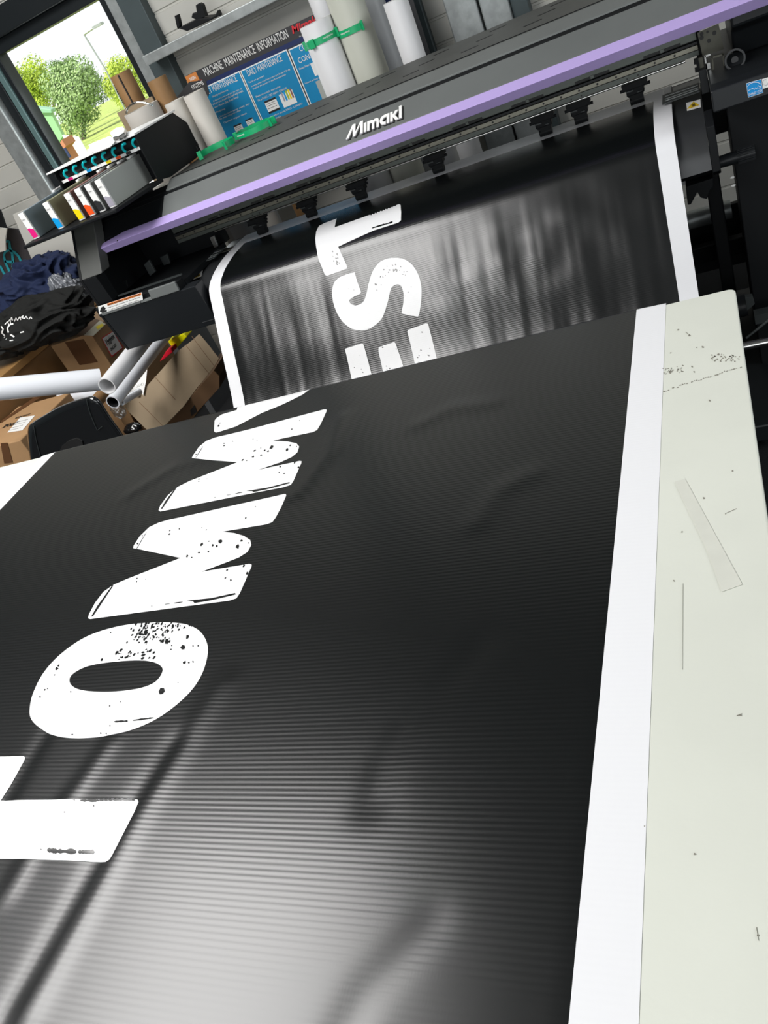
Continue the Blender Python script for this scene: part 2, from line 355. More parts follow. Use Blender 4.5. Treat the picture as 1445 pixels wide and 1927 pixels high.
# ------------------------------------------------------------------ outside
g = MB(); g.add([(-220, 4.1, -0.1), (20, 4.1, -0.1), (20, 180, -0.1), (-220, 180, -0.1)], [(0, 1, 2, 3)])
g.build('ground', 'grass')['kind'] = 'structure'
def strip_on_ground(pix, y0):
    return [PY(u, v, y0) for u, v in pix]
def gz(y): return -0.1
pa = MB(); ya, yb2 = 30.5, 33.0
pa.prism([(-27, ya, gz(ya) + 0.01), (-5, ya, gz(ya) + 0.01), (-5, yb2, gz(yb2) + 0.01), (-29, yb2, gz(yb2) + 0.01)], (0, 0, 0.02))
pa.build('footpath', 'path')['kind'] = 'structure'
def mpp(u, v, y): return (y / ray(u, v)[1])          # metres per pixel at this depth
def tree(cu, cv, ru, rv, bu, bv, y, mname, label, n=2600, seed=1, kind='tree'):
    rnd = random.Random(seed); y = PZ(bu, bv, -0.1).y; c = PY(cu, cv, y); k = mpp(cu, cv, y); rw = ru * k; rh = rv * k
    base = PY(bu, bv, y); bz = gz(y)
    root = thing('tree', label, 'tree', (base.x, y, bz), 'trees outside the window')
    t = MB(); t.cyl((base.x, y, bz - 0.05), (c.x + 0.1, y, c.z), 0.05 * rw + 0.06, 0.03 * rw, 10)
    for i in range(6):
        ang = i * 1.05; t.cyl((base.x, y, bz + (c.z - bz) * (0.45 + 0.05 * i)), (c.x + math.cos(ang) * rw * 0.6, y + math.sin(ang) * rw * 0.6, c.z + rh * (0.1 + 0.08 * i)), 0.04 * rw, 0.01 * rw, 6)
    t.build('trunk', 'bark', root)
    f = MB(); lobes = [(Vector((rnd.uniform(-.55, .55) * rw, rnd.uniform(-.5, .5) * rw, rnd.uniform(-.6, .65) * rh)), rnd.uniform(.35, .6)) for _ in range(16)]
    for i in range(n):
        lc, lr = rnd.choice(lobes); v = Vector((rnd.gauss(0, 1), rnd.gauss(0, 1), rnd.gauss(0, 1))).normalized() * (rnd.uniform(0.6, 1.0))
        q = Vector(c) + lc + Vector((v.x * rw * lr, v.y * rw * lr, v.z * rh * lr * 1.0))
        nrm = (v + Vector((rnd.uniform(-.6, .6), rnd.uniform(-.6, .6), rnd.uniform(-.6, .6)))).normalized(); a_ = nrm.orthogonal().normalized(); b_ = nrm.cross(a_); s_ = 0.036 * rw * rnd.uniform(0.7, 1.5)
        f.add([q - a_ * s_, q - b_ * s_ * .6, q + a_ * s_, q + b_ * s_ * .6], [(0, 1, 2, 3)])
    f.build('foliage', mname, root)
tree(60, 178, 50, 60, 95, 285, 40, 'leafy', 'yellow-green tree at the left of the window view', 10400, 3)
tree(152, 188, 60, 66, 157, 262, 34, 'leaf', 'large round pale green tree in the middle of the window view', 15000, 4)
tree(125, 150, 40, 36, 132, 254, 52, 'leafd', 'darker pointed tree just behind the large round tree', 7000, 5)
tree(240, 165, 46, 56, 262, 238, 45, 'leafy', 'bright yellow-green tree behind the brown cardboard tubes', 10000, 6)
# shed, fence and street lamp seen through the window
sy = 22.0
sr = thing('garden_shed', 'pale green shed with green roof edge at the lower left of the window view', 'shed', tuple(PY(90, 262, sy)))
q = [PY(60, 213, sy), PY(95, 212, sy), PY(118, 256, sy), PY(100, 285, sy), PY(85, 330, sy), PY(40, 250, sy)]
MB().prism(q, (-0.3, 0.5, 0)).build('wall', 'shed', sr)
q = [PY(52, 200, sy - .1), PY(96, 206, sy - .1), PY(98, 213, sy - .1), PY(56, 213, sy - .1)]
MB().prism(q, (-0.3, 0.6, 0)).build('roof', 'shedr', sr, bevel=0.02)
q0 = PY(95, 260, sy); MB().box(q0.x - 1.2, q0.x + 0.1, sy + 0.05, sy + 0.5, -0.1, q0.z + 0.05).build('base_wall', 'shed', sr)
fy = 15.0
fn = thing('picket_fence', 'white upright paling fence beyond the window behind the ink tray', 'fence', tuple(PY(135, 285, fy)))
for i in range(9):
    u = 119 + i * 3.2; t0 = PY(u, 254 + (i % 2) * 1.5 + i * 0.4, fy - i * .1); 
    m_ = MB(); m_.box(t0.x - 0.035, t0.x + 0.035, t0.y, t0.y + 0.02, gz(fy), t0.z); m_.build('paling', 'white', fn)
m_ = MB(); t0 = PY(119, 265, fy + .05); t1 = PY(146, 262, fy + .05); m_.box(t0.x, t1.x, fy + .03, fy + .06, t0.z - .05, t0.z); m_.build('rail', 'white', fn)
by = 9.0
br = MB(); br.prism([PY(104, 287, by), PY(122, 278, by), PY(133, 296, by), PY(114, 305, by)], (0, 0.02, 0)); q0 = PY(118, 300, by); br.box(q0.x - .02, q0.x + .02, by + .021, by + .05, -0.1, q0.z + .02); bo = br.build('outdoor_sign', 'signnavy')
tag(bo, 'small blue sign outside at the lower left corner of the window', 'sign')
br = MB(); br.prism([PY(104, 287, 12), PY(116, 263, 12), PY(124, 275, 12), PY(112, 292, 12)], (0, 0.3, 0)); q0 = PY(113, 285, 12); br.box(q0.x - .06, q0.x + .06, 12.0, 12.3, -0.1, q0.z); bo = br.build('brick_pier', 'brick')
tag(bo, 'red brick pier beside the pale green shed outside', 'pier')
lp = thing('street_lamp', 'thin grey street lamp pole with bent arm outside the window', 'street lamp', tuple(PY(235, 205, 28)))
m_ = MB(); q0 = PY(235, 205, 28); m_.path([(q0.x, 28, -0.1), q0, PY(200, 133, 28), PY(158, 65, 28)], 0.03); m_.build('pole', 'galv', lp)
m_ = MB(); m_.path([PY(158, 65, 28), PY(185, 47, 28)], 0.035); m_.box(PY(188, 45, 28).x - .3, PY(188, 45, 28).x + .1, 27.9, 28.1, PY(188, 45, 28).z - .05, PY(188, 45, 28).z + .03); m_.build('lamp_head', 'galv', lp)

# ================================================================== BANNER
def ye(x): return 1.413 + 0.0190 * x                    # far edge of the table
TZ = 0.900
def cr(pts, step):
    out = []; P = [Vector(p) for p in pts]; P = [2 * P[0] - P[1]] + P + [2 * P[-1] - P[-2]]
    for i in range(1, len(P) - 2):
        n = max(2, int((P[i + 1] - P[i]).length / step))
        for k in range(n):
            t = k / n
            out.append(0.5 * ((2 * P[i]) + (P[i + 1] - P[i - 1]) * t + (2 * P[i - 1] - 5 * P[i] + 4 * P[i + 1] - P[i + 2]) * t * t + (-P[i - 1] + 3 * P[i] - 3 * P[i + 1] + P[i + 2]) * t ** 3))
    out.append(P[-2]); return out
prof = cr([(1.413, 0.9012), (1.420, 0.8975), (1.426, 0.888), (1.432, 0.860), (1.445, 0.76), (1.49, 0.56), (1.60, 0.38), (1.78, 0.275), (1.96, 0.29), (2.10, 0.385),
           (2.205, 0.508), (2.30, 0.668), (2.396, 0.832), (2.432, 0.887), (2.49, 0.9125), (2.56, 0.926), (2.64, 0.933), (2.795, 0.934), (2.845, 0.931), (2.875, 0.915), (2.893, 0.87), (2.90, 0.75), (2.90, 0.60)], 0.008)
S = [0.0]
for i in range(1, len(prof)): S.append(S[-1] + (prof[i] - prof[i - 1]).length)
S = np.array(S); PYs = np.array([p.x for p in prof]); PZs = np.array([p.y for p in prof]); SMAX = S[-1]
HANG0 = S[int(np.argmin((PYs - 1.96) ** 2 + (PZs - 0.29) ** 2))]
PLAT = float(np.interp(0, [0, 1], [0, 1]))
rid = []
def ridge(pix, amp, sig):
    pts = [PZ(u, v, TZ) for u, v in pix]; rid.append((np.array([(p.x, p.y - ye(p.x)) for p in pts]), amp, sig))
ridge([(905, 1215), (830, 1300), (765, 1370), (725, 1440), (705, 1510)], -0.0016, 0.016)
ridge([(815, 1740), (740, 1820), (690, 1870), (640, 1960)], -0.0008, 0.013)
ridge([(420, 1290), (350, 1400), (270, 1520), (200, 1640), (130, 1760), (50, 1900)], 0.0022, 0.014)
ridge([(330, 1400), (240, 1540), (160, 1680), (60, 1850), (0, 1950)], -0.0022, 0.013)
ridge([(210, 1400), (160, 1470), (90, 1560), (20, 1680)], 0.0016, 0.011)
ridge([(110, 1350), (60, 1430), (0, 1530)], -0.0016, 0.011)
ridge([(560, 930), (620, 850), (640, 790)], 0.0022, 0.016)
ridge([(900, 985), (940, 925), (1000, 895)], 0.0014, 0.016)
ridge([(790, 800), (850, 770), (930, 760)], 0.0015, 0.015)
ridge([(430, 850), (330, 880), (250, 930)], 0.0015, 0.016)
def segdist(px, py, pts):
    best = 1e9
    for i in range(len(pts) - 1):
        ax, ay = pts[i]; bx, by_ = pts[i + 1]; dx, dy = bx - ax, by_ - ay
        t = max(0, min(1, ((px - ax) * dx + (py - ay) * dy) / (dx * dx + dy * dy)))
        d = (px - ax - t * dx) ** 2 + (py - ay - t * dy) ** 2
        if d < best: best = d
    return best
def hgt(x, s):
    h = 0.0
    if s <= 0:
        for pts, amp, sig in rid:
            d = segdist(x, s, pts)
            if d < (3.2 * sig) ** 2: h += amp * math.exp(-d / (2 * sig * sig))
        h += 0.0010 * mnoise.noise(Vector((x * 3.2, s * 2.2, 1.0)))
        ed = min(1.0, max(0.0, min(x - xl(s), xr(s) - x) / 0.06)); h = (h + 0.0026) * ed
    else:
        k = min(1, max(0, (s - HANG0) / 0.15)) * min(1, max(0, (S_APR - s) / 0.22)) if s < S_APR else 0
        if k > 0:
            h += k * 0.0024 * mnoise.noise(Vector((x * 14.0 + 0.9 * s, s * 2.0, 5.0)))
            h += k * 0.0011 * mnoise.noise(Vector((x * 40.0, s * 2.5, 9.0)))
            g_ = math.exp(-((x + 0.55) / 0.28) ** 2 - ((s - 1.62) / 0.16) ** 2)
            h += k * 0.0050 * g_ * mnoise.noise(Vector((x * 10.0, s * 12.0, 7.0)))
            h += k * 0.0030 * mnoise.noise(Vector((x * 5.0 + s, s * 5.0, 3.0)))
        ed = min(1.0, max(0.0, min(x - xl(s), xr(s) - x) / 0.06)); h += 0.0026 * ed * max(0, 1 - s / 0.1)
    return h
S_APR = S[int(np.argmin((PYs - 2.45) ** 2 + (PZs - 0.897) ** 2))]
def W(x, s, lift=0.0):
    if s <= 0:
        h = hgt(x, s) + lift; return Vector((x, ye(x) + s, 0.9005 + h))
    y = float(np.interp(s, S, PYs)); z = float(np.interp(s, S, PZs)); e = 0.006
    ty = float(np.interp(s + e, S, PYs) - np.interp(s - e, S, PYs)); tz = float(np.interp(s + e, S, PZs) - np.interp(s - e, S, PZs))
    l = math.hypot(ty, tz) or 1; nx, nz = -tz / l, ty / l
    if s < 0.04: nx, nz = (nx * s / 0.04, nz) 
    h = hgt(x, s) + lift
    k = max(0.0, 1 - s / 0.6)
    return Vector((x, y + 0.019 * x * k + nx * h, z + nz * h))
def xl(s): return -1.723
def xr(s): return (-0.120 + 0.015 * s) if s <= 0 else -0.120 + 0.020 * min(1, s / 1.2)
def hit(u, v, hang=False):                              # pixel -> (x, s) on the web
    p = PZ(u, v, TZ + 0.002)
    if p.y - ye(p.x) <= 0.0005 and not hang: return (p.x, p.y - ye(p.x))
    d = ray(u, v); best = None
    for i in range(len(S) - 1):
        if S[i] < HANG0 - 0.1: continue
        y0, z0, y1, z1 = PYs[i], PZs[i] - CAM_H, PYs[i + 1], PZs[i + 1] - CAM_H
        c0 = y0 * d[2] - z0 * d[1]; c1 = y1 * d[2] - z1 * d[1]
        if c0 == 0 or c0 * c1 < 0:
            k = c0 / (c0 - c1); y = y0 + (y1 - y0) * k; t = y / d[1]
            if best is None or t < best[0]: best = (t, d[0] * t, S[i] + (S[i + 1] - S[i]) * k)
    return (best[1], best[2]) if best else None
def closest_s(u, v): return hit(u, v)[1]
S_PRINT = 0.5 * (hit(800, 341.5)[1] + hit(1100, 234)[1])   # where the black print starts on the platen
svals = list(np.arange(-1.95, 0, 0.011)) + [0.0]
svals += [float(s) for s in S[1:] if s < S_PRINT - 0.002] + [S_PRINT] + [float(s) for s in S if s > S_PRINT + 0.002]
NX = 150
rows = []
for s in svals:
    a0, a1 = xl(s), xr(s); mg0, mg1 = a0 + 0.0515, a1 - 0.0515
    xs = [a0, (a0 + mg0) / 2, mg0] + [mg0 + (mg1 - mg0) * i / NX for i in range(1, NX)] + [mg1, (a1 + mg1) / 2, a1]
    rows.append([(x, s) for x in xs])
nc = len(rows[0]); vs = [W(x, s) for r_ in rows for x, s in r_]; uvs = [(x, s) for r_ in rows for x, s in r_]
fs = []; mi = []
for i in range(len(rows) - 1):
    for j in range(nc - 1):
        fs.append((i * nc + j, i * nc + j + 1, (i + 1) * nc + j + 1, (i + 1) * nc + j))
        mi.append(1 if (j < 2 or j >= nc - 3 or svals[i] >= S_PRINT - 1e-6) else 0)
me = D.meshes.new('printed_banner'); me.from_pydata([tuple(v) for v in vs], [], fs); me.update()
me.materials.append(M['ink']); me.materials.append(M['vinyl']); me.polygons.foreach_set('material_index', mi)
me.polygons.foreach_set('use_smooth', [True] * len(fs))
uvl = me.uv_layers.new(name='web'); 
for l in me.loops: uvl.data[l.index].uv = uvs[l.vertex_index]
banner = D.objects.new('printed_banner', me); C.objects.link(banner)
tag(banner, 'black vinyl banner with white lettering running from the printer across the table', 'banner')

def smooth_poly(pts, n=6):
    P = [Vector((p[0], p[1], 0)) for p in pts]; out = []
    N = len(P)
    for i in range(N):
        a_, b_, c_, d_ = P[i - 1], P[i], P[(i + 1) % N], P[(i + 2) % N]
        for k in range(n):
            t = k / n; q = 0.5 * ((2 * b_) + (c_ - a_) * t + (2 * a_ - 5 * b_ + 4 * c_ - d_) * t * t + (-a_ + 3 * b_ - 3 * c_ + d_) * t ** 3); out.append((q.x, q.y))
    return out
def tri_fill(loops):
    bm = bmesh.new()
    for lp_ in loops:
        v = [bm.verts.new((p[0], p[1], 0)) for p in lp_]
        for i in range(len(v)): bm.edges.new((v[i], v[(i + 1) % len(v)]))
    bmesh.ops.triangle_fill(bm, use_beauty=True, use_dissolve=False, edges=bm.edges, normal=(0, 0, 1))
    return bm
def inside(p, poly):
    c = False; n = len(poly); j = n - 1
    for i in range(n):
        if (poly[i][1] > p[1]) != (poly[j][1] > p[1]) and p[0] < (poly[j][0] - poly[i][0]) * (p[1] - poly[i][1]) / (poly[j][1] - poly[i][1]) + poly[i][0]: c = not c
        j = i
    return c
def letter(loops_px, marks_px, name, label, extra=None, lift=0.0006, hang=False):
    """loops in photo pixels -> flat web coordinates -> bent onto the banner"""
    loops = [[hit(u, v, hang) for u, v in lp_] for lp_ in loops_px]
    if extra: loops = extra(loops)
    outv = []; outf = []; outm = []; outuv = []
    def emit(bm, lf, m_i, g=0.012):
        x0 = min(v.co.x for v in bm.verts); x1 = max(v.co.x for v in bm.verts); y0 = min(v.co.y for v in bm.verts); y1 = max(v.co.y for v in bm.verts)
        k = math.ceil(x0 / g)
        while k * g < x1 and k * g - x0 < 3: bmesh.ops.bisect_plane(bm, geom=bm.verts[:] + bm.edges[:] + bm.faces[:], plane_co=(k * g, 0, 0), plane_no=(1, 0, 0), dist=1e-6); k += 1
        k = math.ceil(y0 / g)
        while k * g < y1 and k * g - y0 < 3: bmesh.ops.bisect_plane(bm, geom=bm.verts[:] + bm.edges[:] + bm.faces[:], plane_co=(0, k * g, 0), plane_no=(0, 1, 0), dist=1e-6); k += 1
        if y0 < 0 < y1: bmesh.ops.bisect_plane(bm, geom=bm.verts[:] + bm.edges[:] + bm.faces[:], plane_co=(0, 0, 0), plane_no=(0, 1, 0), dist=1e-6)
        bm.verts.index_update(); b0 = len(outv)
        for v in bm.verts: outv.append(tuple(W(v.co.x, v.co.y, lf))); outuv.append((v.co.x, v.co.y))
        for f_ in bm.faces:
            idx = [v.index + b0 for v in f_.verts]
            if f_.normal.z < 0: idx = idx[::-1]
            outf.append(idx); outm.append(m_i)
        bm.free()
    bm = tri_fill(loops)
    bmesh.ops.recalc_face_normals(bm, faces=bm.faces); emit(bm, lift, 0)
    for mk in marks_px:
        pts = [hit(u, v, hang) for u, v in mk]
        if any(p is None for p in pts): continue
        bm = bmesh.new(); bm.faces.new([bm.verts.new((p[0], p[1], 0)) for p in pts]); bmesh.ops.triangulate(bm, faces=bm.faces); bm.normal_update(); emit(bm, lift + 0.0005, 1, 0.02)
    me = D.meshes.new(name); me.from_pydata(outv, [], outf); me.update()
    me.materials.append(M['vinyl_letter']); me.materials.append(M['ink']); me.polygons.foreach_set('material_index', outm); me.polygons.foreach_set('use_smooth', [True] * len(outf))
    ul = me.uv_layers.new(name='web')
    for l in me.loops: ul.data[l.index].uv = outuv[l.vertex_index]
    ob = D.objects.new(name, me); C.objects.link(ob); attach(ob, banner)
    if label: ob['label'] = label
    return ob
def tr(pts, ox, oy, k): return [(ox + x * k, oy + y * k) for x, y in pts]
def speck(cx, cy, r, rnd, el=1.0, ang=0.0):
    n = 6; out = []
    for i in range(n):
        a_ = 2 * math.pi * i / n; q = r * rnd.uniform(0.55, 1.1); x = math.cos(a_) * q * el; y = math.sin(a_) * q
        out.append((cx + x * math.cos(ang) - y * math.sin(ang), cy + x * math.sin(ang) + y * math.cos(ang)))
    return out
rn = random.Random(11)
def jag(pts, w, rnd, n=14):                     # ragged stripe along a polyline, w = half width px list
    out = []; back = []
    for i in range(n + 1):
        t = i / n * (len(pts) - 1); k = min(int(t), len(pts) - 2); f = t - k
        x = pts[k][0] * (1 - f) + pts[k + 1][0] * f; y = pts[k][1] * (1 - f) + pts[k + 1][1] * f; ww = w * (0.45 + 0.65 * rnd.random()) * (0.35 if i in (0, n) else 0.9)
        out.append((x, y - ww)); back.append((x, y + ww * 0.8))
    return out + back[::-1]
K5 = 500 / 1445.0
m_low = tr([(1112, 553), (1124, 553), (1126, 563), (1100, 620), (1068, 680), (1050, 705), (1020, 717), (780, 757), (845, 765), (895, 780), (930, 803), (936, 830), (915, 868), (870, 897), (800, 925), (665, 976), (925, 932), (938, 936), (937, 948), (875, 1090), (855, 1120), (815, 1133), (400, 1188), (60, 1232), (49, 1228), (52, 1208), (85, 1145), (130, 1085), (185, 1046), (260, 1014), (550, 900), (325, 852), (293, 846), (296, 832), (330, 780), (380, 732), (430, 708), (480, 693)], 150, 740, K5)
m_up = tr([(1330, 91), (1343, 91), (1344, 100), (1312, 170), (1292, 203), (1270, 214), (1052, 260), (1130, 265), (1180, 275), (1195, 293), (1185, 325), (1155, 350), (1090, 380), (970, 420), (1197, 371), (1208, 373), (1206, 385), (1165, 480), (1150, 503), (1110, 515), (760, 583), (440, 647), (431, 640), (440, 615), (480, 560), (530, 515), (600, 480), (860, 377), (720, 368), (640, 362), (613, 358), (618, 343), (650, 295), (690, 262), (740, 243), (900, 205)], 150, 740, K5)
def mmarks(ox, oy, sc, kind):
    mk = []
    sp = [(490, 770, 4), (492, 752, 3), (545, 741, 3), (667, 736, 2), (690, 748, 2.5), (665, 827, 6), (727, 832, 5), (770, 810, 9), (748, 838, 5), (652, 872, 5), (703, 866, 4), (588, 890, 5), (612, 898, 3), (905, 684, 4), (958, 622, 2), (806, 966, 4.5), (796, 1010, 3), (825, 1022, 4), (315, 1012, 3.5), (313, 1030, 2.5), (362, 1015, 2.5), (705, 810, 2.5), (860, 840, 8), (883, 808, 5), (920, 820, 2.5), (318, 822, 3.5), (345, 780, 2.5), (895, 945, 5), (915, 985, 6)]
    for x, y, r in sp: mk.append(speck(x, y, r * 1.25, rn, 1.5, rn.uniform(-1.2, -.4)))
    mk.append(jag([(365, 762), (335, 812), (312, 852)], 4, rn, 8))
    mk.append([(182, 1047), (186, 1050), (130, 1135), (75, 1218), (66, 1219), (100, 1160)])
    mk.append([(585, 1134), (720, 1120), (848, 1092), (852, 1100), (760, 1122), (700, 1135), (628, 1147), (620, 1138)])
    mk.append(jag([(465, 1154), (495, 1151)], 2, rn, 4)); mk.append(jag([(515, 1148), (565, 1141)], 3, rn, 5)); mk.append(jag([(390, 1164), (400, 1163)], 2, rn, 3))
    return mk
letter([m_low], [tr(m, 150, 740, K5) for m in mmarks(0, 0, 1, 0)], 'printed_letter', 'white slanted letter nearest the middle of the table')
# upper letter: same wear pattern, carried over by an affine map between the two letter outlines
A_src = np.array([[1120, 553, 1], [938, 934, 1], [49, 1228, 1], [293, 846, 1]], float); B_dst = np.array([[1340, 91], [1207, 372], [431, 640], [613, 358]], float)
T_ = np.linalg.lstsq(A_src, B_dst, rcond=None)[0]
letter([m_up], [tr([tuple(np.array([x, y, 1.0]) @ T_) for x, y in m], 150, 740, K5) for m in mmarks(0, 0, 1, 1)], 'printed_letter', 'white slanted letter second from the far table edge')
# partial letter running over the far table edge
def over(loops):
    lp_ = loops[0]; xs0 = hit(575, 742)[0]; xs1 = hit(446, 772)[0]
    return [lp_ + [(xs1 - 0.01, 0.02), (xs1 + 0.02, 0.16), (xs0 + 0.25, 0.16), (xs0 + 0.02, 0.02)]]
letter([tr([(1212, 12), (1110, 62), (990, 111), (850, 184), (760, 213), (742, 217), (733, 211), (735, 152), (745, 138), (775, 118), (855, 94)], 150, 740, K5)],
       [tr(speck(x, y, r, rn, 1.6, -1), 150, 740, K5) for x, y, r in ((757, 180, 6), (765, 166, 2.5))], 'printed_letter', 'white letter cut by the far table edge', over)
K6 = 460 / 1445.0
o_out = smooth_poly([(178, 590), (198, 490), (262, 365), (370, 250), (520, 152), (700, 95), (880, 74), (1060, 76), (1160, 106), (1215, 165), (1232, 250), (1195, 380), (1110, 500), (960, 622), (800, 700), (620, 745), (440, 756), (320, 737), (235, 690), (190, 645)])
o_in = smooth_poly([(414, 412), (438, 372), (520, 331), (640, 309), (800, 297), (900, 304), (955, 330), (963, 365), (925, 420), (850, 455), (740, 475), (620, 482), (500, 474), (435, 450)])
omk = []
for i in range(120):
    x = rn.gauss(930, 75); y = 75 + abs(rn.gauss(40, 50)); x -= (y - 100) * 0.5
    if y < 240 and inside((x, y), o_out) and not inside((x, y), o_in): omk.append(speck(x, y, rn.uniform(2.5, 7), rn, 1.9, rn.uniform(-1.4, -.7)))
for i in range(26):
    x = rn.uniform(690, 930); y = rn.uniform(228, 292)
    omk.append(speck(x, y, rn.uniform(2.5, 8), rn, 2.0, rn.uniform(-1.2, -.3)))
for x, y, r in ((960, 480, 20), (1088, 220, 17), (1112, 160, 11), (607, 293, 8), (340, 345, 10), (350, 325, 7), (1095, 308, 9), (1120, 310, 6), (1145, 305, 6), (1175, 212, 5), (1145, 212, 4), (240, 512, 6), (268, 470, 5), (285, 462, 4), (423, 482, 5), (653, 566, 4), (718, 542, 3), (1056, 427, 3), (1015, 232, 4), (327, 382, 4), (432, 735, 5), (633, 730, 5), (655, 683, 4), (990, 185, 14), (965, 185, 13), (870, 135, 13), (600, 727, 5)):
    omk.append(speck(x, y, r, rn, 1.3, -1))
omk.append(jag([(680, 660), (760, 655)], 7, rn, 10)); omk.append(jag([(790, 652), (912, 636)], 6, rn, 12))
letter([tr(o_out, 0, 1150, K6), tr(o_in, 0, 1150, K6)], [tr(m, 0, 1150, K6) for m in omk], 'printed_letter', 'large white round letter with an oval opening')
cl = [(-420, 868), (60, 862), (140, 858), (150, 866), (146, 882), (100, 965), (60, 1035), (5, 1121), (440, 1118), (790, 1110), (815, 1115), (821, 1132), (800, 1190), (740, 1310), (670, 1450), (655, 1475), (628, 1488), (400, 1478), (0, 1468), (-420, 1460)]
cmk = [jag([(285, 1418), (330, 1425), (455, 1428)], 20, rn, 16), jag([(468, 1430), (560, 1428)], 19, rn, 10), jag([(480, 1124), (590, 1124)], 11, rn, 18), jag([(590, 1122), (800, 1118)], 8, rn, 30), speck(388, 1196, 5, rn), speck(250, 1416, 6, rn), speck(558, 1156, 5, rn), jag([(437, 1119), (450, 1124)], 8, rn, 4)]
letter([tr(cl, 0, 1150, K6)], [tr(m, 0, 1150, K6) for m in cmk], 'printed_letter', 'white letter cut off at the lower left')
# hanging letters
K4 = 520 / 1445.0
t_l = [(705, 143), (694, 189), (860, 130), (1030, 68), (1039, 72), (1042, 110), (1041, 152), (1028, 164), (900, 205), (713, 290), (740, 350), (759, 394), (757, 404), (655, 442), (643, 436), (620, 380), (601, 310), (593, 250), (598, 210), (612, 182), (640, 167)]
tm = [speck(x, y, r, rn, 1.5, 1.2) for x, y, r in ((707, 328, 6), (702, 350, 5), (710, 348, 4), (705, 368, 6), (706, 380, 6), (684, 316, 4), (690, 366, 4), (718, 374, 3), (686, 340, 3))] + [jag([(888, 194), (998, 162)], 6, rn, 16)]
for i in range(10): tm.append(speck(885 + i * 14, 122 - i * 5.2, 5, rn, 1.4, -.5))
letter([tr(t_l, 380, 360, K4)], [tr(m, 380, 360, K4) for m in tm], 'printed_letter', 'white letter bent over the front of the printer', hang=True)
KS = 220 / 1445.0
s_l = smooth_poly([(312, 219), (345, 330), (385, 440), (380, 475), (300, 515), (250, 550), (248, 580), (275, 610), (330, 622), (390, 600), (430, 560), (460, 470), (490, 330), (540, 190), (620, 90), (720, 45), (820, 35), (930, 55), (1030, 130), (1100, 250), (1135, 390), (1137, 520), (1118, 680), (1100, 748), (1070, 757), (920, 730), (892, 712), (892, 690), (912, 590), (915, 480), (890, 390), (845, 362), (790, 380), (755, 430), (725, 560), (690, 680), (640, 790), (560, 870), (470, 920), (380, 932), (280, 910), (180, 840), (100, 730), (50, 600), (33, 470), (55, 350), (120, 280), (220, 235), (295, 217)], 4)
sm_ = [speck(x, y, r, rn, 1.3, .6) for x, y, r in ((672, 182, 11), (740, 185, 12), (728, 212, 9), (780, 126, 9), (816, 118, 11), (795, 185, 14), (793, 205, 10), (825, 182, 14), (828, 200, 9), (712, 138, 6), (690, 252, 5), (660, 272, 7), (631, 270, 8), (572, 362, 14), (641, 370, 7), (587, 432, 7), (868, 190, 6), (880, 145, 8), (922, 208, 8), (908, 237, 7), (936, 247, 6), (957, 204, 6), (1010, 392, 5), (972, 460, 5), (935, 507, 5), (302, 432, 5), (230, 416, 4))]
letter([tr(s_l, 620, 480, KS)], [tr(m, 620, 480, KS) for m in sm_], 'printed_letter', 'white curved S-shaped letter on the hanging banner', hang=True)
def down(loops):
    out = []
    for lp_ in loops:
        out.append(lp_)
    return out
for k_, (pl, mk) in enumerate((
    ([(196, 1165), (205, 1155), (405, 1092), (420, 1100), (445, 1180), (520, 1470), (560, 1640), (310, 1660), (270, 1510)], [(310, 1391, 7), (398, 1412, 5), (415, 1448, 8), (380, 1240, 4)]),
    ([(608, 1150), (616, 1135), (790, 1077), (808, 1080), (818, 1098), (920, 1400), (980, 1600), (700, 1620), (660, 1430), (607, 1190)], [(655, 1138, 9), (825, 1162, 8), (703, 1372, 6), (712, 1412, 5), (745, 1402, 9)]),
    ([(960, 945), (968, 925), (1190, 843), (1212, 846), (1222, 862), (1330, 1290), (1380, 1480), (1110, 1500), (1056, 1345)], [(1142, 952, 8), (1130, 1175, 8), (1088, 1265, 9), (1108, 1242, 7), (1226, 1242, 13), (1105, 1325, 8), (1242, 1152, 4)]))):
    letter([tr(pl, 620, 480, KS)], [tr(speck(x, y, r, rn, 1.3, .6), 620, 480, KS) for x, y, r in mk], 'printed_letter', ['left', 'middle', 'right'][k_] + ' white letter bar at the bottom of the hanging banner', hang=True)

# ================================================================== TABLE
tb = thing('cutting_table', 'cream laminate work table under the black banner', 'table', (-1.0, 0.4, 0))
TX0, TX1 = -2.35, -0.004
def corner(x, y, r, a0, a1, n=6): return [(x + r * math.cos(a0 + (a1 - a0) * i / n), y + r * math.sin(a0 + (a1 - a0) * i / n)) for i in range(n + 1)]
r_ = 0.014
poly = [(TX0, -1.1), (TX1, -1.1)] + corner(TX1 - r_, ye(TX1) - 0.002 - r_, r_, 0, math.pi / 2) + [(TX0, ye(TX0) - 0.002)]
MB().prism([(x, y, TZ - 0.028) for x, y in poly], (0, 0, 0.028)).build('table_top', 'cream', tb, bevel=0.0025)
for x in (TX0 + 0.12, TX1 - 0.12):
    for y in (-0.95, 1.22):
        MB().box(x - 0.03, x + 0.03, y - 0.03, y + 0.03, 0, TZ - 0.03).build('leg', 'steelframe', tb, bevel=0.004)
MB().box(TX0 + 0.12, TX1 - 0.12, 1.20, 1.24, 0.78, TZ - 0.03).build('apron_rail', 'steelframe', tb, bevel=0.003)
MB().box(TX0 + 0.12, TX1 - 0.12, -0.97, -0.93, 0.78, TZ - 0.03).build('apron_rail', 'steelframe', tb, bevel=0.003)
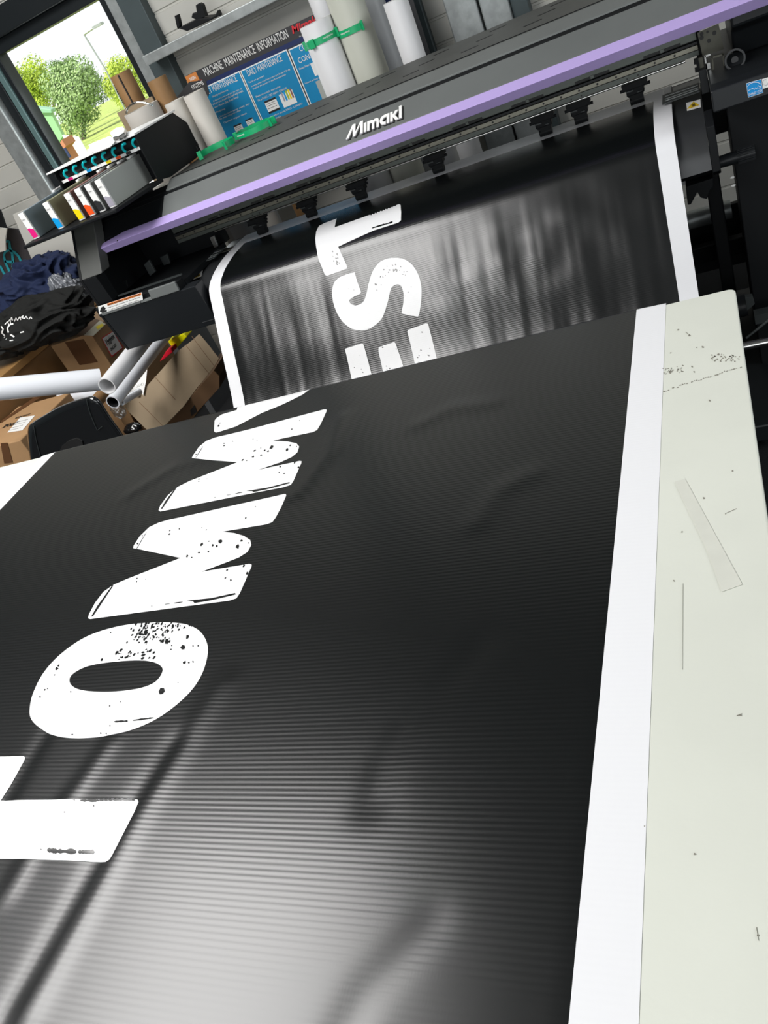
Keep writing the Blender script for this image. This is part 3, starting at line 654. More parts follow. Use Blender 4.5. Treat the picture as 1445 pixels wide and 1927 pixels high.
# scuffs, pen marks and ghost lines on the laminate
sc = MB(); rs = random.Random(5)
def pm(u, v, r, el=1.5, ang=0.0):
    q = [PZ(a, b, TZ + 0.0003) for a, b in speck(u, v, r, rs, el, ang)]; sc.prism(q, (0, 0, 0.0003))
def stroke(u0, v0, u1, v1, wd=0.5):
    dx, dy = u1 - u0, v1 - v0; l = math.hypot(dx, dy); nx, ny = -dy / l * wd, dx / l * wd
    sc.prism([PZ(a, b, TZ + 0.0003) for a, b in ((u0 + nx, v0 + ny), (u1 + nx * .6, v1 + ny * .6), (u1 - nx * .6, v1 - ny * .6), (u0 - nx, v0 - ny))], (0, 0, 0.0003))
for i in range(34):
    t = i / 33; 
    if rs.random() < 0.8: pm(1249 + t * 145, 736 - t * 46 + rs.uniform(-1.5, 1.5), rs.uniform(0.6, 1.3), 2, -.3)
for i in range(40): pm(1336 + rs.uniform(0, 56), 682 - rs.uniform(0, 56) * .16 + rs.uniform(-5, 4) - 4, rs.uniform(.5, 1.5), 1.8, rs.uniform(-1, 1))
for i in range(34): pm(1248 + rs.uniform(0, 38), 702 - rs.uniform(0, 38) * .3 + rs.uniform(-4, 4), rs.uniform(.5, 1.3), 1.8, rs.uniform(-1, 1))
for u, v, r in ((1276, 621, 1.8), (1297, 631, 1.6), (1262, 664, 1.4), (1322, 653, 2), (1311, 654, 1), (1335, 754, 1.8), (1324, 937, 2), (1378, 886, 1.3), (1283, 1001, 1.6), (1365, 967, 1.2), (1307, 1607, 2.4), (1393, 1346, 2.5), (1426, 1760, 2), (1213, 1555, 1.6), (1268, 1093, 1.5), (1302, 690, 1.6), (1306, 700, 1.5)): pm(u, v, r, 1.4, rs.uniform(-1, 1))
stroke(1386, 1347, 1396, 1343); stroke(1366, 966, 1386, 957, .35); stroke(1329, 1003, 1330, 1012, .7); stroke(1423, 1745, 1427, 1770, .5); stroke(1290, 625, 1300, 632, .5); stroke(1285, 1098, 1284, 1260, .22)
sm0 = sc.build('scuff_marks', 'scuff', tb); sm0['label'] = 'dark scuffs and pen ghosts near the far corner'; sm0['kind'] = 'stuff'
tp = MB(); q = [PZ(u, v, TZ + 0.0004) for u, v in ((1269, 907), (1289, 901), (1397, 1100), (1358, 1114), (1338, 1058), (1327, 1029))]
tp.prism(q, (0, 0, 0.0003)); tag(tp.build('tape_strip', 'tape'), 'thin grey strip of old tape stuck on the cream table right of the banner', 'tape')

# ================================================================== PRINTER
PR = thing('large_format_printer', 'wide black and grey roll printer with lavender stripe feeding the banner', 'printer', (-0.85, 2.75, 0))
XL, XR = -2.20, 0.62
XG = -1.80
cov = [(3.10, 1.247), (2.66, 1.247), (2.600, 1.2252), (2.600, 1.2202), (2.575, 1.2102), (2.575, 1.2150), (2.500, 1.1632), (2.53, 1.128), (2.74, 1.119), (2.74, 1.175), (3.10, 1.175)]
MB().ext([(3.10, 1.2465), (2.66, 1.2465), (2.66, 1.19), (3.10, 1.19)], XG, XR).build('top_plate', 'topgrey', PR, bevel=0.002)
MB().ext([(2.659, 1.2475), (2.600, 1.2255), (2.600, 1.19), (2.659, 1.19)], XG, XR).build('top_cover', 'grey', PR, bevel=0.002)
MB().ext([(2.600, 1.2205), (2.575, 1.2105), (2.575, 1.17), (2.600, 1.17)], XL + 0.03, XR).build('cover_groove', 'black', PR)
MB().ext([(2.575, 1.2150), (2.500, 1.1637), (2.52, 1.14), (2.575, 1.14)], XG, XR).build('front_cover', 'grey', PR, bevel=0.0015)
MB().ext([(2.640, 1.236), (2.600, 1.2215), (2.600, 1.19), (2.640, 1.19)], XL + 0.02, XG - 0.001).build('cover_end', 'black', PR, bevel=0.002)  # left end of the cover, built as separate black pieces
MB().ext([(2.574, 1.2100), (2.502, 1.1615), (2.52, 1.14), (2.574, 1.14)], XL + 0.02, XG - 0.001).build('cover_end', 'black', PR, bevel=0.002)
MB().box(XG, XR, 2.66, 3.09, 1.13, 1.188).build('cover_body', 'black', PR)
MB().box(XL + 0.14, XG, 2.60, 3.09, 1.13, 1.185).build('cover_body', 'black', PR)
# raised lip, slots on the top plate
m_ = MB(); m_.box(XG, XR, 2.672, 2.676, 1.2466, 1.2486); m_.build('top_rib', 'black', PR)
sl = MB()
x = -1.5
while x < 0.5:
    for q, (dy, dz) in enumerate(((2.79, 0), (2.90, 0), (3.0, 0))):
        sl.prism([(x + q * 0.03, dy, 1.2466), (x + 0.055 + q * 0.03, dy + 0.01, 1.2466), (x + 0.05 + q * .03, dy + 0.024, 1.2466), (x - 0.005 + q * .03, dy + .014, 1.2466)], (0, 0, 0.0006))
    x += 0.205
sv = sl.build('vent_slots', 'black', PR); sv['kind'] = 'stuff'
# lavender stripe with tapered left end
lv = MB()
pt = lambda y, z, x: (x, y, z)
PBx, PTx = -1.985, -2.135
prof_l = [(2.500, 1.1637), (2.455, 1.1468), (2.475, 1.1195), (2.53, 1.119), (2.53, 1.145)]
tip = [(2.474, 1.1495), (2.462, 1.1420), (2.475, 1.1195), (2.53, 1.119), (2.53, 1.135)]
A_ = [pt(y, z, PBx) for y, z in prof_l]; B_ = [pt(y, z, XR) for y, z in prof_l]; T0 = [pt(y, z, PTx) for y, z in tip]
n = 5
lv.add(A_ + B_, [(i, (i + 1) % n, n + (i + 1) % n, n + i) for i in range(n)] + [list(range(n, 2 * n))])
lv.add(T0 + A_, [(i, (i + 1) % n, n + (i + 1) % n, n + i) for i in range(n)] + [list(range(n))[::-1]])
lv.build('lavender_stripe', 'lav', PR, bevel=0.0015)
q = PY(221, 452, 2.462)
MB().cyl((q.x, 2.4635, 1.1478), (q.x, 2.459, 1.1462), 0.0035).build('screw', 'black', PR)
# Brand lettering on the front cover
d_ = Vector((0, 2.575 - 2.500, 1.2150 - 1.1637)); up_ = d_.normalized(); nrm = Vector((1, 0, 0)).cross(up_)
def cover_pt(u, v, off=0.0):        # ray with the sloping cover plane
    d = Vector(ray(u, v)); o = Vector((0, 0, CAM_H)); p0 = Vector((0, 2.500, 1.1637)); t = (p0 - o).dot(nrm) / d.dot(nrm); return o + d * t + nrm * off
a = cover_pt(659, 262); b = cover_pt(758, 226)
word = MB(); wd_ = b.x - a.x; cap = 0.047; k = cap; bx = a.x; base = Vector((0, a.y, a.z))
def gl(polys, x0):
    for poly in polys:
        P_ = [Vector((x0 + x * k, 0, 0)) + base + up_ * (y * k) for x, y in poly]
        yield P_
GL = {
 'M': ([[(-.30, 0), (-.08, 0), (.30, .68), (.30, .0), (.50, .0), (.95, .82), (.95, 0), (1.18, 0), (1.18, 1.0), (.93, 1.0), (.52, .30), (.52, 1.0), (.27, 1.0)]], 1.27),
 'i': ([[(0, 0), (.21, 0), (.21, .76), (0, .76)]], .29),
 'm': ([[(0, 0), (.21, 0), (.21, .48), (.27, .56), (.35, .56), (.40, .48), (.40, 0), (.61, 0), (.61, .48), (.67, .56), (.75, .56), (.80, .48), (.80, 0), (1.01, 0), (1.01, .55), (.95, .70), (.84, .76), (.66, .76), (.50, .68), (.44, .75), (.21, .76), (0, .76)]], 1.09),
 'a': ([[(.36, 0), (.22, .03), (.08, .13), (0, .30), (0, .48), (.08, .64), (.22, .73), (.38, .77), (.80, .77), (.80, 0), (.59, 0), (.59, .56), (.40, .56), (.29, .52), (.22, .43), (.22, .33), (.29, .25), (.40, .21), (.50, .22), (.50, 0)]], .88),
 'k': ([[(0, 0), (.21, 0), (.21, .33), (.45, 0), (.72, 0), (.40, .42), (.68, .76), (.42, .76), (.21, .50), (.21, .77), (0, .77)]], .74),
 'I': ([[(0, 0), (.22, 0), (.22, 1.0), (0, 1.0)]], .25)}
tot = sum(GL[c][1] for c in 'MimakI'); sx = wd_ / (tot * k)
cx = 0.0
wordb = MB()
for c_ in 'MimakI':
    for poly in GL[c_][0]:
        P_ = [Vector((a.x + (cx + x) * k * sx, base.y, base.z)) + up_ * (y * k) for x, y in poly]
        word.prism([p + nrm * -0.0055 if False else p + nrm * 0.003 for p in P_], nrm * 0.0035)
        wordb.prism([p + Vector((0.004, 0, 0)) - up_ * 0.003 for p in P_], nrm * 0.003)
    cx += GL[c_][1]
if nrm.z < 0: pass
word.build('brand_lettering', 'label', PR)['label'] = 'white raised lettering'
wordb.build('lettering_drop_shade', 'txtblack', PR)  # black offset copy drawn as the drop shade of the letters

# Y-bar with rail, behind the stripe
yb_ = 2.76
MB().box(XL + 0.18, 0.0, yb_ + 0.012, 2.90, 1.003, 1.128).build('beam_body', 'black', PR)
MB().box(XL + 0.22, -0.01, yb_ + 0.004, yb_ + 0.014, 1.045, 1.100).build('beam_face', 'railg', PR, bevel=0.002)
MB().box(XL + 0.22, -0.01, yb_ - 0.002, yb_ + 0.013, 1.035, 1.043).build('beam_face', 'blacksat', PR, bevel=0.001)
MB().box(XL + 0.22, -0.01, yb_, yb_ + 0.013, 1.0195, 1.0335).build('linear_rail', 'alum', PR, bevel=0.0015)['label'] = 'bright metal rail with a row of bolt holes'
MB().box(XL + 0.22, -0.01, yb_ + 0.003, yb_ + 0.013, 1.0045, 1.0185).build('beam_face', 'railg', PR, bevel=0.001)
MB().cyl((XL + 0.40, yb_ + 0.004, 1.0005), (-0.05, yb_ + 0.004, 1.0005), 0.0035, None, 12).build('guide_rod', 'steel', PR)
hb = MB(); x = XL + 0.26
while x < -0.03:
    hb.cyl((x, yb_ + 0.001, 1.0265), (x, yb_ - 0.0012, 1.0265), 0.0032, None, 12); x += 0.0565
hb.build('rail_bolts', 'txtblack', PR)['kind'] = 'stuff'
for i in range(9):
    x = -1.80 + i * 0.205
    MB().box(x, x + 0.105, yb_ + 0.001, yb_ + 0.006, 1.0475, 1.0535).build('beam_slot', 'txtblack', PR)
    MB().box(x + 0.048, x + 0.058, yb_ - 0.001, yb_ + 0.004, 1.046, 1.055).build('slot_clip', 'railg', PR)
for px in [(492, 425), (583, 390), (677, 357), (822, 304), (1023, 228), (1090, 205), (1195, 167)]:
    c = PY(px[0], px[1], 2.76); x = c.x
    root = MB().box(x - 0.026, x + 0.026, 2.738, 2.775, 0.964, 0.992).build('pinch_roller', 'black', PR, bevel=0.003)
    m_ = MB(); m_.prism([(x - 0.034, 2.732, 0.988), (x + 0.038, 2.732, 0.988), (x + 0.040, 2.732, 1.000), (x - 0.036, 2.732, 1.000)], (0, 0.04, 0))
    m_.prism([(x - 0.024, 2.736, 0.966), (x - 0.010, 2.736, 0.952), (x + 0.018, 2.736, 0.952), (x + 0.024, 2.736, 0.966)], (0, 0.03, 0))
    m_.cyl((x - 0.042, 2.742, 0.985), (x + 0.046, 2.742, 0.985), 0.0045); m_.build('roller_arm', 'black', root)
    MB().cyl((x - 0.020, 2.752, 0.9475), (x + 0.020, 2.752, 0.9475), 0.0125, None, 20).build('roller_wheel', 'black', root)
    m_ = MB(); m_.box(x - 0.024, x - 0.004, 2.7305, 2.7375, 0.978, 0.982); m_.box(x + 0.006, x + 0.018, 2.7305, 2.7375, 0.970, 0.973); m_.build('spring', 'dark', root)
    for dx in (-0.02, 0.012):
        MB().prism([(x + dx, yb_ + 0.0015, 1.012), (x + dx + 0.006, yb_ + 0.0015, 1.012), (x + dx + 0.003, yb_ + 0.0015, 1.006)], (0, 0.002, 0)).build('position_mark', 'txtblack', PR)
# platen and curved apron
ap = cr([(2.86, 0.922), (2.84, 0.924), (2.65, 0.924), (2.57, 0.918), (2.51, 0.903), (2.458, 0.880), (2.424, 0.842), (2.410, 0.800), (2.406, 0.785)], 0.012)
MB().sheet([(p.x, p.y) for p in ap][::-1], XG - 0.005, -0.020, 0.005).build('apron', 'apron', PR)
MB().ext([(2.413, 0.784), (2.435, 0.767), (2.80, 0.767), (2.80, 0.90), (2.60, 0.905), (2.50, 0.88), (2.44, 0.83)], XG + 0.0, -0.022).build('apron_support', 'black', PR)
MB().box(XG - 0.005, -0.02, 2.70, 2.735, 0.9305, 0.9325).build('platen_strip', 'alum', PR)
for (x0, x1) in ((-1.86, -1.765), (-0.125, -0.022)):
    mp_ = MB().box(x0, x1, 2.62, 2.72, 0.9385, 0.942).build('media_clamp', 'dark', PR, bevel=0.001)
    for yy in (2.64, 2.66, 2.69): MB().box(x0 + 0.008, x1 - 0.004, yy, yy + 0.006, 0.942, 0.9428).build('clamp_line', 'galv', mp_)
# left end block
lbp = [(3.08, 1.235), (2.503, 1.235), (2.392, 1.075), (2.402, 0.965), (2.382, 0.963), (2.380, 0.930), (2.385, 0.925), (2.41, 0.765), (3.08, 0.765)]
MB().ext(lbp, XL, XL + 0.012).build('end_panel', 'black', PR, bevel=0.002)
MB().ext([(2.56, 1.235), (2.503, 1.235), (2.392, 1.075), (2.45, 1.075)], XL + 0.0125, -2.085).build('front_pillar', 'topgrey', PR, bevel=0.003)
MB().ext([(2.45, 1.074), (2.392, 1.074), (2.402, 0.966), (2.45, 0.966)], XL + 0.0125, -2.12).build('lower_pillar', 'black', PR, bevel=0.003)
MB().box(XL + 0.0125, -1.80, 2.80, 2.84, 0.94, 1.20).build('bay_back', 'black', PR)
MB().box(XL + 0.0125, -1.806, 2.44, 2.80, 0.925, 0.945).build('bay_floor', 'black', PR)
MB().ext([(2.393, 0.966), (2.383, 0.966), (2.381, 0.930), (2.393, 0.930)], XL + 0.0125, -1.99).build('front_sill', 'grey', PR, bevel=0.003)
MB().ext([(2.393, 0.940), (2.383, 0.940), (2.381, 0.930), (2.393, 0.930)], -1.989, -1.936).build('front_sill', 'grey', PR, bevel=0.002)
MB().ext([(2.393, 0.966), (2.383, 0.966), (2.381, 0.930), (2.393, 0.930)], -1.935, -1.806).build('front_sill', 'grey', PR, bevel=0.003)
MB().box(XL + 0.0125, -1.806, 2.3935, 2.439, 0.925, 0.958).build('sill_back', 'black', PR, bevel=0.002)
MB().ext([(2.44, 0.972), (2.43, 0.972), (2.43, 0.967), (2.44, 0.967)], -2.11, -1.80).build('sill_lip', 'dark', PR)
MB().ext([(2.45, 0.929), (2.385, 0.929), (2.41, 0.766), (2.45, 0.766)], XL + 0.0125, -1.74).build('lower_front', 'blacksat', PR, bevel=0.003)
MB().box(XL + 0.0125, XR, 2.81, 2.885, 0.766, 0.90).build('chassis', 'black', PR)
MB().box(XL + 0.0125, XR, 2.93, 3.06, 0.72, 0.86).build('chassis', 'black', PR)
# bits inside the left bay
m_ = MB(); a = PY(205, 520, 2.60); b = PY(250, 548, 2.60)
MB().prism([PY(205, 522, 2.6), PY(222, 515, 2.6), PY(231, 530, 2.6), PY(238, 528, 2.6), PY(240, 540, 2.6), PY(222, 549, 2.6)], (0, 0.004, 0)).build('bay_bracket', 'dark', PR)
MB().prism([PY(270, 498, 2.62), PY(280, 490, 2.62), PY(292, 512, 2.62), PY(282, 520, 2.62)], (0, 0.012, 0)).build('bay_bracket', 'dark', PR, bevel=0.002)
MB().prism([PY(193, 490, 2.66), PY(206, 487, 2.66), PY(216, 512, 2.66), PY(204, 518, 2.66)], (0, 0.01, 0)).build('bay_bracket', 'dark', PR, bevel=0.002)
MB().prism([PY(300, 485, 2.7), PY(314, 478, 2.7), PY(320, 496, 2.7), PY(308, 500, 2.7)], (0, 0.01, 0)).build('bay_bracket', 'dark', PR, bevel=0.002)
MB().prism([PY(394, 447, 2.745), PY(401, 444, 2.745), PY(410, 464, 2.745), PY(403, 467, 2.745)], (0, 0.01, 0)).build('lever', 'steel', PR, bevel=0.001)
# labels on the printer
def sticker(name, pix, y, mname, th=0.0006): return MB().prism([PY(u, v, y) for u, v in pix], (0, -th, 0)).build(name, mname, PR)
lb = sticker('warning_label', [(184.5, 576.5), (267, 550), (269, 564), (187, 591.5)], 2.3812, 'label')
lb['label'] = 'white and orange caution label'
def on_label(pix, y, mname, name, th=0.0006): return MB().prism([PY(u, v, y) for u, v in pix], (0, -th, 0)).build(name, mname, lb)
on_label([(201.5, 571.5), (265.5, 551), (266, 555), (202.5, 575.5)], 2.3806, 'orange', 'orange_band')
def ytext(body, u0, v0, u1, v1, y, hpx, m, name, parent, bold=0.0, depth=0.0006):
    a = PY(u0, v0, y); b = PY(u1, v1, y); k = mpp(u0, v0, y)
    return text_mesh(body, a, (1, 0, 0), (0, 0, 1), b.x - a.x, hpx * k, m, name, parent, depth, 0, bold)
# NB reading direction +x, up +z gives normal -y (towards the room)
ytext('CAUTION  AVERTISSEMENT  ACHTUNG  ATTENZIONE', 203, 575.2, 264, 555.5, 2.3799, 2.6, 'txtblack', 'label_writing', lb)
ytext('Keep hands clear of moving parts   Eloigner les mains', 204, 580, 264, 560.5, 2.3806, 1.8, 'txtblack', 'label_writing', lb)
ytext('Do not touch while printing   Nicht beruhren', 205, 584.5, 262, 566, 2.3806, 1.8, 'txtblack', 'label_writing', lb)
on_label([(188, 586), (190, 579), (194, 576), (199, 580), (197, 584), (201, 583), (201, 586), (193, 589)], 2.3806, 'txtblack', 'pictogram')
# hot-surface labels
def ap_pt(u, v, off=0.0):
    d = ray(u, v)
    for i in range(len(ap) - 1):
        y0, z0, y1, z1 = ap[i].x, ap[i].y - CAM_H, ap[i + 1].x, ap[i + 1].y - CAM_H
        c0 = y0 * d[2] - z0 * d[1]; c1 = y1 * d[2] - z1 * d[1]
        if c0 * c1 <= 0:
            kk = c0 / (c0 - c1); y = y0 + (y1 - y0) * kk; t = y / d[1]; tt = Vector((ap[i + 1].x - ap[i].x, ap[i + 1].y - ap[i].y)).normalized(); nn = Vector((0, tt.y, -tt.x))
            return Vector((d[0] * t, y, z0 + (z1 - z0) * kk + CAM_H)) + nn * off
    return None
for quad, tri in (([(1291, 195), (1318, 188), (1319, 203), (1293, 210)], [(1293, 207), (1305, 193), (1316, 199.5)]), ([(364, 527), (366, 513), (382, 510), (379, 521)], [(367, 524.5), (374.5, 513), (378, 519.5)])):
    P_ = [ap_pt(u, v, 0.0016) for u, v in quad]
    hl = MB().prism(P_, (0, -0.0005, 0.0005)).build('hot_surface_label', 'label', PR); hl['label'] = 'white label with yellow warning triangle'
    P_ = [ap_pt(u, v, 0.0028) for u, v in tri]; MB().prism(P_, (0, -0.0004, 0.0004)).build('warning_triangle', 'yellow', hl)
    cxy = (sum(t[0] for t in tri) / 3, sum(t[1] for t in tri) / 3)
    m_ = MB()
    for dx in (-2.4, 0, 2.4): m_.prism([ap_pt(cxy[0] + dx - .5, cxy[1] - 2 - dx * .25, .0040), ap_pt(cxy[0] + dx + .5, cxy[1] - 2.1 - dx * .25, .0040), ap_pt(cxy[0] + dx + 1.0, cxy[1] + 2.6 - dx * .25, .0040), ap_pt(cxy[0] + dx - .1, cxy[1] + 2.7 - dx * .25, .0040)], (0, -0.0004, 0.0004))
    m_.build('heat_symbol', 'txtblack', hl)
# right hand housing
MB().ext([(3.08, 1.118), (2.54, 1.118), (2.54, 1.085), (2.62, 1.06), (2.66, 0.99), (3.08, 0.99)], 0.075, XR).build('station_housing', 'blacksat', PR, bevel=0.006)
MB().ext([(3.08, 0.989), (2.45, 0.989), (2.402, 0.984), (2.400, 0.930), (3.08, 0.930)], 0.004, XR).build('front_panel', 'blacksat', PR, bevel=0.004)
MB().ext([(2.92, 0.929), (2.50, 0.929), (2.50, 0.05), (2.92, 0.05)], 0.038, XR).build('right_cabinet', 'black', PR, bevel=0.003)
MB().box(-0.75, XR, 3.062, 3.09, 0.20, 0.43).build('rear_panel', 'black', PR, bevel=0.003)
for u, v in ((1378, 334), (1380, 349)):
    c = PY(u, v, 2.4995); m_ = MB(); m_.prism([c + Vector((0.006 * math.cos(t), 0, 0.0028 * math.sin(t))) for t in [math.pi * i / 7 for i in range(14)]], (0, -0.0006, 0)); m_.build('oval_slot', 'label', PR)
MB().ext([(2.46, 0.928), (2.40, 0.90), (2.395, 0.78), (2.42, 0.765), (2.46, 0.765)], -0.019, 0.002).build('apron_end', 'black', PR, bevel=0.002)
MB().box(-0.018, 0.003, 2.62, 2.90, 0.93, 0.995).build('side_frame', 'blacksat', PR, bevel=0.002)
m_ = MB().prism([PY(1312, 62, 2.68), PY(1352, 45, 2.68), PY(1362, 92, 2.68), PY(1322, 106, 2.68)], (0, 0.004, 0)).build('metal_bracket', 'alum_shade', PR)
for u, v, r in ((1320, 64, .0045), (1331, 60, .003), (1344, 62, .005), (1320, 71, .005), (1334, 77, .0045)):
    c = PY(u, v, 2.679); MB().cyl(c, c + Vector((0, -0.002, 0)), r * 1.1, None, 14).build('bracket_hole', 'txtblack', m_)
m_ = MB(); 
for q in ([(1338, 107), (1361, 101), (1362, 104), (1340, 110)], [(1338, 107), (1341, 107), (1347, 156), (1343, 157)], [(1359, 102), (1362, 101), (1366, 148), (1363, 149)], [(1343, 153), (1365, 146), (1366, 150), (1344, 157)]): m_.prism([PY(u, v, 2.60) for u, v in q], (0, 0.01, 0))
m_.build('square_bracket', 'alum_shade', PR)
m_ = MB()
for q in ([(1325, 105), (1337, 101), (1338, 104), (1327, 108)], [(1325, 105), (1328, 105), (1331, 130), (1328, 131)], [(1327, 120), (1336, 118), (1337, 129), (1328, 131)]): m_.prism([PY(u, v, 2.62) for u, v in q], (0, 0.008, 0))
m_.build('hook_bracket', 'steel', PR)
MB().prism([PY(1312, 110, 2.64), PY(1322, 107, 2.64), PY(1327, 137, 2.64), PY(1316, 139, 2.64)], (0, 0.01, 0)).build('end_plate', 'alum_shade', PR, bevel=0.001)
m_ = MB(); m_.prism([PY(1305, 112, 2.63), PY(1313, 109, 2.63), PY(1318, 135, 2.63), PY(1308, 137, 2.63), PY(1307, 129, 2.63), PY(1311, 128, 2.63), PY(1310, 121, 2.63), PY(1306, 122, 2.63)], (0, 0.01, 0)); m_.build('gripper', 'black', PR)
c = PY(1351, 145, 2.60); MB().cyl(c, c + Vector((0, -0.006, 0)), 0.004).build('screw', 'alum', PR)
c = PY(1383, 112, 2.55); m_ = MB(); m_.tube(c + Vector((0, 0.10, -0.02)), c, 0.026, 0.021); m_.cyl(c + Vector((0, 0.05, -0.01)), c + Vector((0, 0.02, -0.005)), 0.009); m_.cyl(c + Vector((0, 0.11, -0.09)), c + Vector((0, 0.02, -0.01)), 0.028, 0.026); m_.build('waste_port', 'blacksat', PR)
# energy label
el_ = sticker('energy_label', [(1404.5, 157.5), (1432, 149.5), (1435.5, 174), (1408, 183)], 2.3995, 'esblue'); el_['label'] = 'blue energy rating label'
for nm, pix, mt in (('label_edge', [(1403.8, 157), (1432.5, 148.6), (1436.2, 174.6), (1407.6, 183.8)], 'label'),):
    MB().prism([PY(u, v, 2.3998) for u, v in pix], (0, -0.0005, 0)).build(nm, mt, el_)
m_ = MB(); arc = [(1406, 163), (1411, 157.5), (1418, 154.8), (1426, 155.2), (1432.5, 158.5)]
for i in range(4):
    (u0, v0), (u1, v1) = arc[i], arc[i + 1]; m_.prism([PY(u0, v0 - .45, 2.3988), PY(u1, v1 - .45, 2.3988), PY(u1, v1 + .45, 2.3988), PY(u0, v0 + .45, 2.3988)], (0, -0.0004, 0))
wv = [(1408, 171), (1412, 168), (1417, 166.5), (1419, 169), (1422, 164.5), (1423.5, 167.5), (1426, 163.5), (1427, 160.5), (1428.5, 163), (1432, 162.5), (1430, 165), (1431, 168.5), (1427.5, 167)]
for i in range(len(wv) - 1):
    (u0, v0), (u1, v1) = wv[i], wv[i + 1]; m_.prism([PY(u0, v0 - .5, 2.3988), PY(u1, v1 - .5, 2.3988), PY(u1, v1 + .5, 2.3988), PY(u0, v0 + .5, 2.3988)], (0, -0.0004, 0))
m_.build('star_symbol', 'label', el_)
ytext('ENERGY STAR', 1409, 181, 1434.5, 172.8, 2.3988, 4.2, 'label', 'label_writing', el_)
wl = sticker('white_label', [(1433.5, 149), (1462, 140.5), (1465, 158), (1436, 167)], 2.3995, 'label')
arc = [(1440 + 5 * math.cos(t), 155 + 5.5 * math.sin(t)) for t in [0.6 * i for i in range(11)]]; m_ = MB()
for i in range(10):
    (u0, v0), (u1, v1) = arc[i], arc[i + 1]; m_.prism([PY(u0, v0 - .35, 2.3988), PY(u1, v1 - .35, 2.3988), PY(u1 + .4, v1 + .35, 2.3988), PY(u0 + .4, v0 + .35, 2.3988)], (0, -0.0004, 0))
m_.build('ring_symbol', 'inkgrey', wl)
# front feed shaft with ribbed handle
a = PY(1345, 308, 2.50); b = PY(1421, 291, 2.50)
m_ = MB(); m_.cyl((a.x, 2.50, a.z), (b.x, 2.50, a.z), 0.016, 0.020, 20)
for i in range(20):
    t = 2 * math.pi * i / 20; m_.box(b.x - 0.045, b.x, 2.50 + math.cos(t) * 0.0195 - .001, 2.50 + math.cos(t) * 0.0195 + .001, a.z + math.sin(t) * 0.0195 - .001, a.z + math.sin(t) * 0.0195 + .001)
m_.build('ribbed_knob', 'blacksat', PR)
# stand
for x0, x1 in ((-0.045, -0.005),):
    MB().box(x0, x1, 2.60 if x0 < 0 else 2.52, 2.70 if x0 < 0 else 2.86, 0.0, 0.764).build('stand_leg', 'black', PR, bevel=0.004)
for x0 in (-2.14,):
    MB().box(x0, x0 + 0.06, 3.00, 3.06, 0.0, 0.719).build('stand_leg', 'black', PR, bevel=0.004)
for x0 in (-0.02, -2.14):
    MB().box(x0, x0 + 0.09, 2.15 if x0 > -1 else 2.90, 3.08, 0.03, 0.09).build('stand_foot', 'blacksat', PR, bevel=0.006)
MB().box(-2.08, 0.05, 2.92, 2.96, 0.30, 0.36).build('stand_crossbar', 'black', PR, bevel=0.004)
a = PY(1332, 405, 3.02)
MB().cyl((-1.9, 3.02, a.z), (PY(1374, 378, 3.02).x, 3.02, a.z), 0.032, None, 28).build('supply_roller', 'galv', PR)
# motor and gear under the apron end
m_ = MB(); m_.prism([PY(1290, 352, 2.52), PY(1342, 335, 2.52), PY(1342, 352, 2.52), PY(1336, 358, 2.52), PY(1330, 375, 2.52), PY(1318, 372, 2.52), PY(1312, 362, 2.52), PY(1300, 385, 2.52), PY(1294, 386, 2.52)], (0, 0.07, 0)); m_.build('drive_unit', 'black', PR, bevel=0.002)
# take-up rail below the printer (right side)
m_ = MB(); a = PY(1384, 655, 2.05); b = PY(1470, 634, 2.05); m_.cyl((a.x - .3, 2.05, a.z), (0.5, 2.05, a.z), 0.011, None, 20); m_.build('take_up_shaft', 'steel', PR)['label'] = 'polished bar of the take-up unit'
m_ = MB(); a = PY(1400, 585, 2.45); m_.cyl((-0.6, 2.45, a.z + 0.02), (PY(1403, 560, 2.45).x, 2.45, a.z + 0.02), 0.035, None, 24); m_.build('take_up_roller', 'blacksat', PR)
m_ = MB(); m_.prism([PY(1402, 560, 2.4), PY(1416, 558, 2.4), PY(1420, 572, 2.4), PY(1406, 585, 2.4)], (0, 0.02, 0)); m_.box(PY(1420, 600, 2.4).x, 0.5, 2.4, 2.44, PY(1420, 600, 2.4).z - 0.02, PY(1420, 600, 2.4).z + 0.01); m_.build('take_up_bracket', 'dark', PR)
MB().path([PY(1404, 636, 2.3), PY(1450, 600, 2.3)], 0.004).build('cable', 'dark', PR)

# -------------------------------------------------- ink unit on the printer's left end
TRZ = 1.575 - 0.31
IU = thing('ink_supply_unit', 'black bulk ink hood with eight cyan hooks on the printer left end', 'ink unit', (-2.04, 2.7, TRZ))
MB().prism([(-2.30, 2.345, TRZ - 0.013), (-1.845, 2.345, TRZ - 0.013), (-1.80, 2.62, TRZ - 0.013), (-2.30, 2.72, TRZ - 0.013)], (0, 0, 0.012)).build('tray', 'black', IU, bevel=0.003)
side = [(2.60, TRZ), (2.60, 1.410), (2.61, 1.423), (2.895, 1.423), (2.993, 1.335), (2.999, 1.287), (2.985, 1.284), (2.985, 1.272), (2.993, 1.262), (2.90, 1.250), (2.68, 1.250)]
MB().ext(side, -1.812, -1.806).build('side_plate', 'black', IU, bevel=0.001)
MB().ext([(y if y < 2.75 else 2.75, z) for y, z in side[:4]] + [(2.75, 1.25), (2.68, 1.25)], -2.215, -2.209).build('side_plate', 'black', IU, bevel=0.001)
for a_ in (0.0, 0.02): MB().box(-1.8059, -1.8045, 2.93 + a_, 2.938 + a_, 1.272 + a_ * .5, 1.284 + a_ * .5).build('slot', 'txtblack', IU)
hl0 = PX(96, 327, -2.31); hood_y = 2.60
